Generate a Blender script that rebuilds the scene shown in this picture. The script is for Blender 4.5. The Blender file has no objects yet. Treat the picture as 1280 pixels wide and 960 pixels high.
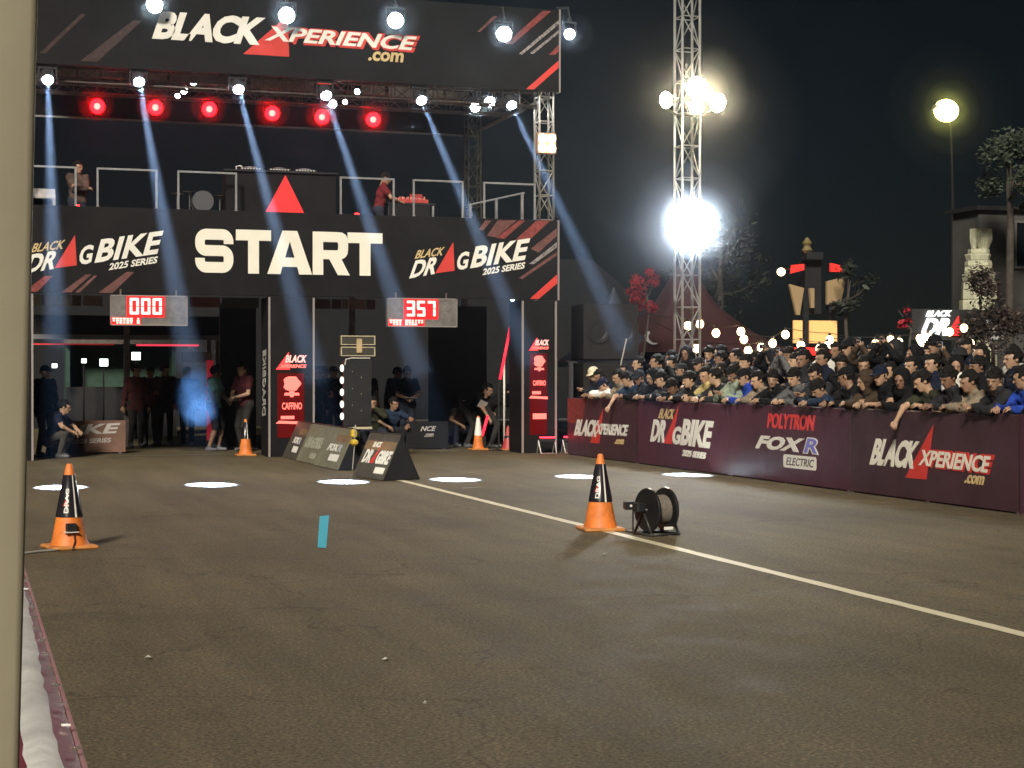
import bpy, bmesh, math, random
import numpy as np
from mathutils import Vector, Matrix, Euler, Quaternion

R = math.radians
PI = math.pi
rng = random.Random(7)
SC = bpy.context.scene
COL = SC.collection

# ------------------------------------------------------------------ camera
cam_d = bpy.data.cameras.new("camera")
cam = bpy.data.objects.new("camera", cam_d)
COL.objects.link(cam)
cam_d.sensor_width = 36.0
cam_d.lens = 36.0 * 2100.0 / 1280.0
cam_d.clip_start = 0.05
cam_d.clip_end = 2000.0
cam.location = (0.0, 0.0, 1.55)
cam.rotation_euler = (R(90.0 - 0.327), 0.0, -math.atan(685.0 / 2100.0))
SC.camera = cam

# ------------------------------------------------------------------ sky (night) and the one sun
SUN_DIR = Vector((0.45, 0.82, -0.56)).normalized()      # travel direction of the flood-like key light
world = bpy.data.worlds.new("World")
SC.world = world
world.use_nodes = True
wn = world.node_tree
wn.nodes.clear()
w_out = wn.nodes.new("ShaderNodeOutputWorld")
w_bg = wn.nodes.new("ShaderNodeBackground")
w_sky = wn.nodes.new("ShaderNodeTexSky")
w_sky.sky_type = 'NISHITA'
w_sky.sun_disc = False
w_sky.sun_elevation = R(30.9)
w_sky.sun_rotation = math.atan2(-0.45, -0.82)
w_sky.altitude = 200.0
w_bg.inputs["Strength"].default_value = 0.00032
wn.links.new(w_sky.outputs["Color"], w_bg.inputs["Color"])
wn.links.new(w_bg.outputs["Background"], w_out.inputs["Surface"])

sun_d = bpy.data.lights.new("sun", 'SUN')
sun_d.energy = 1.10
sun_d.angle = R(10.0)
sun_d.color = (1.0, 0.92, 0.78)
sun = bpy.data.objects.new("sun", sun_d)
COL.objects.link(sun)
sun.location = (-20, -24, 14)
sun.rotation_euler = SUN_DIR.to_track_quat('-Z', 'Y').to_euler()

SC.view_settings.view_transform = 'Standard'
SC.view_settings.look = 'None'
SC.view_settings.exposure = 2.0
SC.view_settings.gamma = 1.0
SC.view_settings.use_curve_mapping = False

SC.render.engine = 'CYCLES'
cy = SC.cycles
cy.use_denoising = True
try:
    cy.denoiser = 'OPENIMAGEDENOISE'
    cy.denoising_input_passes = 'RGB_ALBEDO_NORMAL'
except Exception:
    pass
cy.max_bounces = 5
cy.diffuse_bounces = 2
cy.glossy_bounces = 2
cy.transmission_bounces = 3
cy.volume_bounces = 0
cy.transparent_max_bounces = 6
cy.sample_clamp_indirect = 4.0
cy.caustics_reflective = False
cy.caustics_refractive = False
cy.use_light_tree = True

# ------------------------------------------------------------------ materials
MATS = {}

def nd(nt, kind, **kw):
    n = nt.nodes.new(kind)
    for k, v in kw.items():
        n.inputs[k].default_value = v
    return n

def mat(name, col, rough=0.6, metal=0.0, var=0.0, scale=6.0, bump=0.0, bscale=40.0, spec=0.5, coat=0.0):
    """principled material, colour broken up by noise, optional fine bump"""
    if name in MATS:
        return MATS[name]
    m = bpy.data.materials.new(name)
    m.use_nodes = True
    nt = m.node_tree
    b = nt.nodes["Principled BSDF"]
    b.inputs["Base Color"].default_value = (*col, 1)
    b.inputs["Roughness"].default_value = rough
    b.inputs["Metallic"].default_value = metal
    b.inputs["Specular IOR Level"].default_value = spec
    b.inputs["Coat Weight"].default_value = coat
    if var > 0 or bump > 0:
        tc = nt.nodes.new("ShaderNodeTexCoord")
    if var > 0:
        n = nd(nt, "ShaderNodeTexNoise", Scale=scale, Detail=6.0, Roughness=0.62)
        nt.links.new(tc.outputs["Object"], n.inputs["Vector"])
        mr = nt.nodes.new("ShaderNodeMapRange")
        mr.inputs["From Min"].default_value = 0.3
        mr.inputs["From Max"].default_value = 0.7
        mr.inputs["To Min"].default_value = 1.0 - var
        mr.inputs["To Max"].default_value = 1.0 + var
        nt.links.new(n.outputs["Fac"], mr.inputs["Value"])
        mx = nt.nodes.new("ShaderNodeVectorMath")
        mx.operation = 'SCALE'
        mx.inputs[0].default_value = col
        nt.links.new(mr.outputs["Result"], mx.inputs["Scale"])
        nt.links.new(mx.outputs["Vector"], b.inputs["Base Color"])
    if bump > 0:
        n2 = nd(nt, "ShaderNodeTexNoise", Scale=bscale, Detail=4.0)
        nt.links.new(tc.outputs["Object"], n2.inputs["Vector"])
        bp = nd(nt, "ShaderNodeBump", Strength=bump, Distance=0.02)
        nt.links.new(n2.outputs["Fac"], bp.inputs["Height"])
        nt.links.new(bp.outputs["Normal"], b.inputs["Normal"])
    MATS[name] = m
    return m

def glow(name, col, strength, sample=True):
    if name in MATS:
        return MATS[name]
    m = bpy.data.materials.new(name)
    m.use_nodes = True
    nt = m.node_tree
    b = nt.nodes["Principled BSDF"]
    b.inputs["Base Color"].default_value = (*[min(1, c) * .8 for c in col], 1)
    b.inputs["Emission Color"].default_value = (*col, 1)
    b.inputs["Emission Strength"].default_value = strength
    if not sample:
        m.cycles.emission_sampling = 'NONE'
    MATS[name] = m
    return m

def objcol(name, rough=0.85, bump=0.25, var=0.25, dark=1.0):
    """cloth whose colour is the object's own colour, creased by noise"""
    m = bpy.data.materials.new(name)
    m.use_nodes = True
    nt = m.node_tree
    b = nt.nodes["Principled BSDF"]
    oi = nt.nodes.new("ShaderNodeObjectInfo")
    tc = nt.nodes.new("ShaderNodeTexCoord")
    n = nd(nt, "ShaderNodeTexNoise", Scale=9.0, Detail=5.0)
    nt.links.new(tc.outputs["Object"], n.inputs["Vector"])
    mr = nd(nt, "ShaderNodeMapRange")
    mr.inputs["From Min"].default_value = 0.3
    mr.inputs["From Max"].default_value = 0.7
    mr.inputs["To Min"].default_value = dark * (1 - var)
    mr.inputs["To Max"].default_value = dark * (1 + var)
    nt.links.new(n.outputs["Fac"], mr.inputs["Value"])
    vm = nt.nodes.new("ShaderNodeVectorMath")
    vm.operation = 'SCALE'
    nt.links.new(oi.outputs["Color"], vm.inputs[0])
    nt.links.new(mr.outputs["Result"], vm.inputs["Scale"])
    nt.links.new(vm.outputs["Vector"], b.inputs["Base Color"])
    b.inputs["Roughness"].default_value = rough
    b.inputs["Specular IOR Level"].default_value = 0.18
    if bump > 0:
        n2 = nd(nt, "ShaderNodeTexNoise", Scale=16.0, Detail=3.0, Distortion=1.2)
        nt.links.new(tc.outputs["Object"], n2.inputs["Vector"])
        bp = nd(nt, "ShaderNodeBump", Strength=bump, Distance=0.04)
        nt.links.new(n2.outputs["Fac"], bp.inputs["Height"])
        nt.links.new(bp.outputs["Normal"], b.inputs["Normal"])
    MATS[name] = m
    return m

# ------------------------------------------------------------------ object helpers
def setp(o, label=None, cat=None, group=None, kind=None):
    if label: o["label"] = label
    if cat: o["category"] = cat
    if group: o["group"] = group
    if kind: o["kind"] = kind
    return o

def thing(name, label, cat, loc=(0, 0, 0), rz=0.0, group=None):
    o = bpy.data.objects.new(name, None)
    o.empty_display_size = 0.2
    COL.objects.link(o)
    o.location = loc
    o.rotation_euler = (0, 0, rz)
    return setp(o, label, cat, group)

def link(name, me, parent=None, loc=(0, 0, 0), rot=(0, 0, 0)):
    o = bpy.data.objects.new(name, me)
    COL.objects.link(o)
    o.parent = parent
    o.location = loc
    o.rotation_euler = rot
    return o

def copy_tree(o, parent=None):
    c = o.copy()
    COL.objects.link(c)
    c.parent = parent
    for ch in [x for x in o.children]:
        copy_tree(ch, c)
    return c

class MB:
    """collects simple shapes, then makes one mesh object"""
    def __init__(s):
        s.v = []; s.f = []; s.m = []; s.cur = 0
    def mi(s, i): s.cur = i; return s
    def add(s, vs, fs):
        b = len(s.v)
        s.v += [tuple(v) for v in vs]
        s.f += [tuple(b + i for i in f) for f in fs]
        s.m += [s.cur] * len(fs)
        return s
    def box(s, c, d, M=None, ch=0.0):
        x, y, z = [k / 2 for k in d]
        if ch > 0:                                   # chamfered vertical edges + top/bottom
            ch = min(ch, x * .9, y * .9, z * .9)
            rings = []
            for zz, k in ((-z, ch), (-z + ch, 0), (z - ch, 0), (z, ch)):
                X, Y = x - k, y - k
                q = ch * .999 if k == 0 else ch * .6
                rings.append([(X - q, -Y, zz), (X, -Y + q, zz), (X, Y - q, zz), (X - q, Y, zz),
                              (-X + q, Y, zz), (-X, Y - q, zz), (-X, -Y + q, zz), (-X + q, -Y, zz)])
            vs = [p for r in rings for p in r]
            fs = [(7, 6, 5, 4, 3, 2, 1, 0), tuple(24 + i for i in range(8))]
            for r in range(3):
                for i in range(8):
                    j = (i + 1) % 8
                    fs.append((r * 8 + i, r * 8 + j, r * 8 + 8 + j, r * 8 + 8 + i))
        else:
            vs = [(-x, -y, -z), (x, -y, -z), (x, y, -z), (-x, y, -z), (-x, -y, z), (x, -y, z), (x, y, z), (-x, y, z)]
            fs = [(0, 3, 2, 1), (4, 5, 6, 7), (0, 1, 5, 4), (1, 2, 6, 5), (2, 3, 7, 6), (3, 0, 4, 7)]
        if M is not None:
            vs = [M @ Vector(p) for p in vs]
        return s.add([(p[0] + c[0], p[1] + c[1], p[2] + c[2]) for p in vs], fs)
    def tube(s, pts, rs, n=8, cap=True):
        pts = [Vector(p) for p in pts]
        if not hasattr(rs, '__len__'): rs = [rs] * len(pts)
        vs = []; up = None
        for i, p in enumerate(pts):
            d = (pts[min(i + 1, len(pts) - 1)] - pts[max(i - 1, 0)]).normalized()
            if up is None:
                up = d.orthogonal().normalized()
            a = (up - d * up.dot(d))
            a = a.normalized() if a.length > 1e-6 else d.orthogonal().normalized()
            up = a
            b = d.cross(a)
            for k in range(n):
                t = 2 * PI * k / n
                vs.append(p + (a * math.cos(t) + b * math.sin(t)) * rs[i])
        fs = []
        for i in range(len(pts) - 1):
            for k in range(n):
                j = (k + 1) % n
                fs.append((i * n + k, i * n + j, i * n + n + j, i * n + n + k))
        if cap:
            fs.append(tuple(range(n - 1, -1, -1)))
            fs.append(tuple((len(pts) - 1) * n + k for k in range(n)))
        return s.add(vs, fs)
    def lathe(s, prof, n=24, c=(0, 0, 0), M=None, closed=False):
        vs = []
        for r, z in prof:
            for k in range(n):
                t = 2 * PI * k / n
                vs.append(Vector((r * math.cos(t), r * math.sin(t), z)))
        if M is not None: vs = [M @ v for v in vs]
        vs = [v + Vector(c) for v in vs]
        fs = []
        L = len(prof)
        for i in range(L - 1 + (1 if closed else 0)):
            i2 = (i + 1) % L
            for k in range(n):
                j = (k + 1) % n
                fs.append((i * n + k, i * n + j, i2 * n + j, i2 * n + k))
        if not closed:
            fs.append(tuple(range(n - 1, -1, -1)))
            fs.append(tuple((L - 1) * n + k for k in range(n)))
        return s.add(vs, fs)
    def prism(s, poly, d0, d1, fn):
        """2-D polygon (ccw) between depths d0 (back) and d1 (front); fn(u,v,d)->xyz"""
        n = len(poly)
        vs = [fn(u, v, d0) for u, v in poly] + [fn(u, v, d1) for u, v in poly]
        fs = [tuple(range(n - 1, -1, -1)), tuple(n + i for i in range(n))]
        for i in range(n):
            j = (i + 1) % n
            fs.append((i, j, n + j, n + i))
        return s.add(vs, fs)
    def sphere(s, c, r, nu=12, nv=8):
        rr = r if hasattr(r, '__len__') else (r, r, r)
        vs = [(c[0], c[1], c[2] - rr[2])]
        for i in range(1, nv):
            a = -PI / 2 + PI * i / nv
            for k in range(nu):
                t = 2 * PI * k / nu
                vs.append((c[0] + rr[0] * math.cos(a) * math.cos(t), c[1] + rr[1] * math.cos(a) * math.sin(t), c[2] + rr[2] * math.sin(a)))
        vs.append((c[0], c[1], c[2] + rr[2]))
        fs = []
        for k in range(nu):
            fs.append((0, 1 + (k + 1) % nu, 1 + k))
            fs.append((len(vs) - 1, 1 + (nv - 2) * nu + k, 1 + (nv - 2) * nu + (k + 1) % nu))
        for i in range(nv - 2):
            for k in range(nu):
                j = (k + 1) % nu
                fs.append((1 + i * nu + k, 1 + i * nu + j, 1 + (i + 1) * nu + j, 1 + (i + 1) * nu + k))
        return s.add(vs, fs)
    def mesh(s, name, mats, smooth=False):
        me = bpy.data.meshes.new(name)
        me.from_pydata(s.v, [], s.f)
        for m in (mats if isinstance(mats, (list, tuple)) else [mats]):
            me.materials.append(m)
        if any(s.m): me.polygons.foreach_set("material_index", s.m)
        if smooth: me.polygons.foreach_set("use_smooth", [True] * len(s.f))
        me.update()
        return me
    def build(s, name, mats, parent=None, loc=(0, 0, 0), rot=(0, 0, 0), smooth=False):
        return link(name, s.mesh(name, mats, smooth), parent, loc, rot)

def smooth_by_angle(o, deg=40):
    me = o.data
    me.polygons.foreach_set("use_smooth", [True] * len(me.polygons))
    try:
        me.set_sharp_from_angle(angle=R(deg))
    except Exception:
        pass
    return o

# ------------------------------------------------------------------ lettering: mesh text fitted to a parallelogram
FONT_CACHE = {}
def text_mesh2d(body, bold=0.0, spacing=1.0, extrude=0.0):
    key = (body, bold, spacing)
    if key in FONT_CACHE: return FONT_CACHE[key]
    cu = bpy.data.curves.new("t", 'FONT')
    cu.body = body
    cu.size = 1.0
    cu.offset = bold
    cu.space_character = spacing
    cu.resolution_u = 3
    cu.fill_mode = 'FRONT'
    cu.extrude = 0.0
    ob = bpy.data.objects.new("t", cu)
    COL.objects.link(ob)
    dg = bpy.context.evaluated_depsgraph_get()
    dg.update()
    me = bpy.data.meshes.new_from_object(ob.evaluated_get(dg))
    vs = [(v.co.x, v.co.y) for v in me.vertices]
    fs = [tuple(p.vertices) for p in me.polygons]
    bpy.data.objects.remove(ob)
    bpy.data.curves.remove(cu)
    bpy.data.meshes.remove(me)
    xs = [v[0] for v in vs]; ys = [v[1] for v in vs]
    x0, x1, y0, y1 = min(xs), max(xs), min(ys), max(ys)
    vs = [((x - x0) / (x1 - x0), (y - y0) / (y1 - y0)) for x, y in vs]
    FONT_CACHE[key] = (vs, fs)
    return vs, fs

def text_quad(name, body, P0, P1, P3, material, parent, fn, depth=0.004, back=0.0, bold=0.03, spacing=1.0, label=None):
    """P0 bottom-left, P1 bottom-right, P3 top-left in the (u,v) plane; fn(u,v,d)->xyz, front at d=depth"""
    vs, fs = text_mesh2d(body, bold, spacing)
    ex = (P1[0] - P0[0], P1[1] - P0[1]); ey = (P3[0] - P0[0], P3[1] - P0[1])
    uv = [(P0[0] + ex[0] * a + ey[0] * b, P0[1] + ex[1] * a + ey[1] * b) for a, b in vs]
    n = len(uv)
    # edges used once form the rim
    cnt = {}
    for f in fs:
        for i in range(len(f)):
            e = (f[i], f[(i + 1) % len(f)])
            k = (min(e), max(e))
            cnt[k] = None if k in cnt else e
    V = [fn(u, v, depth) for u, v in uv] + [fn(u, v, back) for u, v in uv]
    F = list(fs) + [(e[1], e[0], n + e[0], n + e[1]) for e in cnt.values() if e]
    me = bpy.data.meshes.new(name)
    me.from_pydata(V, [], F)
    me.materials.append(material)
    me.update()
    o = link(name, me, parent)
    if label: o["label"] = label
    return o

def poly_part(name, poly, material, parent, fn, depth=0.003, back=0.0):
    b = MB()
    a = sum(poly[i][0] * poly[(i + 1) % len(poly)][1] - poly[(i + 1) % len(poly)][0] * poly[i][1] for i in range(len(poly)))
    if a < 0: poly = poly[::-1]
    b.prism(poly, back, depth, fn)
    return b.build(name, material, parent)

ORD = ["first", "second", "third", "fourth", "fifth", "sixth", "seventh", "eighth", "ninth", "tenth", "eleventh", "twelfth",
       "thirteenth", "fourteenth", "fifteenth", "sixteenth", "seventeenth", "eighteenth", "nineteenth", "twentieth"]
TENS = {20: "twenty", 30: "thirty", 40: "forty", 50: "fifty"}
def ordinal(i):
    if i < 20: return ORD[i]
    n = i + 1
    if n % 10 == 0: return TENS[n][:-1] + "ieth"
    return TENS[n // 10 * 10] + "-" + ORD[n % 10 - 1]
# ================================================================== the ground
def asphalt_material():
    m = bpy.data.materials.new("asphalt")
    m.use_nodes = True
    nt = m.node_tree
    b = nt.nodes["Principled BSDF"]
    tc = nt.nodes.new("ShaderNodeTexCoord")
    fine = nd(nt, "ShaderNodeTexNoise", Scale=48.0, Detail=5.0, Roughness=0.8)
    vor = nd(nt, "ShaderNodeTexVoronoi", Scale=42.0)
    mid = nd(nt, "ShaderNodeTexNoise", Scale=2.2, Detail=7.0, Roughness=0.68)
    big = nd(nt, "ShaderNodeTexNoise", Scale=0.22, Detail=4.0, Roughness=0.55, Distortion=0.6)
    mp = nt.nodes.new("ShaderNodeMapping")
    mp.inputs["Scale"].default_value = (1.0, 0.10, 1.0)        # tyre streaks run along the strip
    trk = nd(nt, "ShaderNodeTexNoise", Scale=2.6, Detail=3.0)
    nt.links.new(tc.outputs["Object"], mp.inputs["Vector"])
    nt.links.new(mp.outputs["Vector"], trk.inputs["Vector"])
    for n in (fine, vor, mid, big):
        nt.links.new(tc.outputs["Object"], n.inputs["Vector"])
    def ramp(src, a, bb, lo, hi):
        r = nt.nodes.new("ShaderNodeMapRange")
        r.inputs["From Min"].default_value = a; r.inputs["From Max"].default_value = bb
        r.inputs["To Min"].default_value = lo; r.inputs["To Max"].default_value = hi
        nt.links.new(src, r.inputs["Value"])
        return r.outputs["Result"]
    def mul(a, c):
        k = nt.nodes.new("ShaderNodeMath"); k.operation = 'MULTIPLY'
        nt.links.new(a, k.inputs[0]); nt.links.new(c, k.inputs[1])
        return k.outputs[0]
    f = mul(ramp(fine.outputs["Fac"], .36, .66, .36, 1.75), ramp(mid.outputs["Fac"], .3, .7, .8, 1.2))
    f = mul(f, ramp(big.outputs["Fac"], .32, .68, .80, 1.2))
    f = mul(f, ramp(trk.outputs["Fac"], .35, .65, .86, 1.1))
    f = mul(f, ramp(vor.outputs["Distance"], .0, .5, 1.35, .8))
    oil = nd(nt, "ShaderNodeTexNoise", Scale=0.75, Detail=5.0, Roughness=0.5, Distortion=0.8)
    nt.links.new(tc.outputs["Object"], oil.inputs["Vector"])
    f = mul(f, ramp(oil.outputs["Fac"], .60, .72, 1.0, .8))                 # oil and rubber blotches
    crk = nd(nt, "ShaderNodeTexVoronoi", Scale=0.33)
    crk.feature = 'DISTANCE_TO_EDGE'
    wob = nd(nt, "ShaderNodeTexNoise", Scale=1.7, Detail=6.0)
    nt.links.new(tc.outputs["Object"], wob.inputs["Vector"])
    vadd = nt.nodes.new("ShaderNodeVectorMath"); vadd.operation = 'MULTIPLY_ADD'
    vadd.inputs[1].default_value = (.9, .9, .9)
    nt.links.new(wob.outputs["Color"], vadd.inputs[0]); nt.links.new(tc.outputs["Object"], vadd.inputs[2])
    nt.links.new(vadd.outputs["Vector"], crk.inputs["Vector"])
    f = mul(f, ramp(crk.outputs["Distance"], .0, .006, .62, 1.0))            # hairline cracks
    spk = nd(nt, "ShaderNodeTexVoronoi", Scale=26.0)
    nt.links.new(tc.outputs["Object"], spk.inputs["Vector"])
    f = mul(f, ramp(spk.outputs["Distance"], .06, .16, 2.1, 1.0))
    vm = nt.nodes.new("ShaderNodeVectorMath"); vm.operation = 'SCALE'
    vm.inputs[0].default_value = (0.150, 0.122, 0.073)
    nt.links.new(f, vm.inputs["Scale"])
    nt.links.new(vm.outputs["Vector"], b.inputs["Base Color"])
    nt.links.new(ramp(mid.outputs["Fac"], .3, .7, .62, .85), b.inputs["Roughness"])
    b.inputs["Specular IOR Level"].default_value = 0.22
    bp = nd(nt, "ShaderNodeBump", Strength=0.6, Distance=0.014)
    nt.links.new(fine.outputs["Fac"], bp.inputs["Height"])
    nt.links.new(bp.outputs["Normal"], b.inputs["Normal"])
    return m

def worn_paint(name, col, wear=0.5):
    m = mat(name, col, 0.6)
    nt = m.node_tree
    b = nt.nodes["Principled BSDF"]
    tc = nt.nodes.new("ShaderNodeTexCoord")
    n = nd(nt, "ShaderNodeTexNoise", Scale=22.0, Detail=8.0, Roughness=0.75)
    nt.links.new(tc.outputs["Object"], n.inputs["Vector"])
    cr = nt.nodes.new("ShaderNodeValToRGB")
    cr.color_ramp.elements[0].position = wear - 0.14
    cr.color_ramp.elements[0].color = (0.09, 0.08, 0.065, 1)
    cr.color_ramp.elements[1].position = wear + 0.02
    cr.color_ramp.elements[1].color = (*col, 1)
    nt.links.new(n.outputs["Fac"], cr.inputs["Fac"])
    nt.links.new(cr.outputs["Color"], b.inputs["Base Color"])
    bp = nd(nt, "ShaderNodeBump", Strength=0.5, Distance=0.008)
    nt.links.new(n.outputs["Fac"], bp.inputs["Height"])
    nt.links.new(bp.outputs["Normal"], b.inputs["Normal"])
    return m

ASPH = asphalt_material()
g = MB()
g.add([(-400, -200, 0), (500, -200, 0), (500, 700, 0), (-400, 700, 0)], [(0, 1, 2, 3)])
setp(g.build("road", ASPH), kind="structure")

def wobble_strip(p, q, w, n, seed, amp=0.006):
    """a painted strip with slightly uneven edges, as flat geometry"""
    r = random.Random(seed)
    p, q = Vector(p), Vector(q)
    d = (q - p); L = d.length; d.normalize()
    s = Vector((-d.y, d.x))
    b = MB(); vs = []
    for i in range(n + 1):
        c = p + d * (L * i / n)
        a = c + s * (w / 2 + r.uniform(-amp, amp)); e = c - s * (w / 2 + r.uniform(-amp, amp))
        vs += [(a.x, a.y, 0), (e.x, e.y, 0)]
    b.add(vs, [(2 * i, 2 * i + 1, 2 * i + 3, 2 * i + 2) for i in range(n)])
    return b

PAINT = worn_paint("road_paint", (0.74, 0.67, 0.48), 0.38)
PAINT2 = worn_paint("road_paint_faded", (0.36, 0.34, 0.29), 0.50)
setp(wobble_strip((6.06, 23.9), (5.93, -6), 0.115, 160, 1).build("lane_line", PAINT, loc=(0, 0, .004)), kind="structure")
setp(wobble_strip((0.3, 32.55), (11.1, 32.9), 0.10, 60, 2).build("start_line", PAINT2, loc=(0, 0, .004)), kind="structure")
setp(wobble_strip((6.75, 22.05), (6.45, 21.95), 0.06, 6, 3).build("paint_dash", PAINT2, loc=(0, 0, .004)), kind="structure")

# blue tape stuck on the lane
tp = MB()
tp.add([(3.000, 14.800, 0), (3.060, 14.710, 0), (3.800, 18.110, 0), (3.680, 18.040, 0)], [(0, 1, 2, 3)])
tp.add([(3.000, 14.800, -.002), (3.060, 14.710, -.002), (3.800, 18.110, -.002), (3.680, 18.040, -.002)], [(3, 2, 1, 0)])
setp(tp.build("floor_tape", mat("cyan_tape", (0.025, 0.44, 0.60), 0.6, var=.12, scale=25, spec=.12), loc=(0, 0, .006)),
     "bright cyan strip of tape stuck flat on the dark asphalt", "tape")

# pavement for the spectators, a kerb and a raised verge behind the barrier (a path the photograph hides)
pv = mat("pavement_concrete", (0.20, 0.19, 0.175), .85, var=.2, scale=4, bump=.3)
k = MB()
k.box((22.75, 20, 0.08), (22.0, 60, 0.16))
setp(k.build("pavement", pv), kind="structure")
k = MB()
k.box((12.80, 22.0, 0.245), (1.3, 40, 0.17))
setp(k.build("verge_step", mat("verge_earth", (0.10, 0.085, 0.06), .95, var=.3, scale=5, bump=.5)), kind="structure")

# scraps lying on the road
scr = mat("paper_scrap", (.55, .52, .46), .9)
for i, (x, y, s, lab) in enumerate([(2.16, 8.83, .022, "small pale paper scrap on asphalt below the cyan tape"),
                                    (5.2, 13.4, .028, "small grey scrap on asphalt left of the white lane line"),
                                    (0.95, 9.3, .022, "white crumpled scrap on asphalt nearest the left barrier"),
                                    (2.05, 7.6, .016, "tiny pale flake on the asphalt nearest the camera")]):
    b = MB(); r = random.Random(i)
    vs = [(math.cos(t) * s * r.uniform(.5, 1.2), math.sin(t) * s * r.uniform(.5, 1.2), r.uniform(.006, .02)) for t in [j * PI / 3 for j in range(6)]]
    b.add(vs + [(0, 0, .004), (0, 0, .024)], [(j, (j + 1) % 6, 7) for j in range(6)] + [((j + 1) % 6, j, 6) for j in range(6)])
    setp(b.build("scrap", scr, loc=(x, y, 0)), lab, "litter", "scraps on the road")
# ================================================================== start gate with deck
GY = 31.3
def gfn(y0):
    return lambda u, v, d: (u, y0 - d, v)
BLK = mat("banner_black", (0.0105, 0.010, 0.011), 0.7, var=.3, scale=1.2, bump=.35, bscale=2.2, spec=.16)
BLK2 = mat("cloth_black", (0.006, 0.006, 0.007), 0.9, var=.3, scale=3, bump=.2, bscale=10)
BOX_BLK = mat("paint_black", (0.018, 0.018, 0.02), 0.45, var=.2)
WHITE = mat("print_white", (0.80, 0.78, 0.72), 0.6, var=.05, scale=3)
CREAM = mat("print_cream", (0.84, 0.81, 0.70), 0.6, var=.04, scale=3)
GOLD = mat("print_gold", (0.62, 0.46, 0.22), 0.6)
RED = mat("print_red", (0.62, 0.045, 0.035), 0.6, var=.08)
RED_DK = mat("print_red_dark", (0.20, 0.035, 0.03), 0.6, var=.5, scale=14)
RED_BR = mat("print_brown_red", (0.13, 0.05, 0.045), 0.6, var=.4, scale=12)
FAINT = mat("print_faint_red", (0.035, 0.016, 0.015), 0.7, var=.5, scale=12)
GREY_SP = mat("print_grey_speckle", (0.22, 0.20, 0.20), 0.7, var=.9, scale=22)
STEEL = mat("truss_aluminium", (0.50, 0.49, 0.47), 0.42, metal=.75, var=.2, scale=12)
STEEL_DK = mat("truss_dark", (0.16, 0.13, 0.12), 0.5, metal=.5, var=.3, scale=10)
TRIM = mat("panel_trim", (0.34, 0.30, 0.29), 0.5, metal=.3)

gate = thing("start_gate", "wide black START gate on three pillars carrying a raised deck", "gate", (5.8, GY, 0))
def gp(o):                      # children are built in world metres; keep them there under the gate's own origin
    o.matrix_parent_inverse = Matrix.Translation((-5.8, -GY, 0))
    return o

hb = gp(MB().box((5.8, GY + .06, 3.805), (10.72, .12, 1.56)).build("header_panel", BLK, gate))
f = gfn(GY)
TXT = dict(depth=.012, back=.0)

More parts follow.
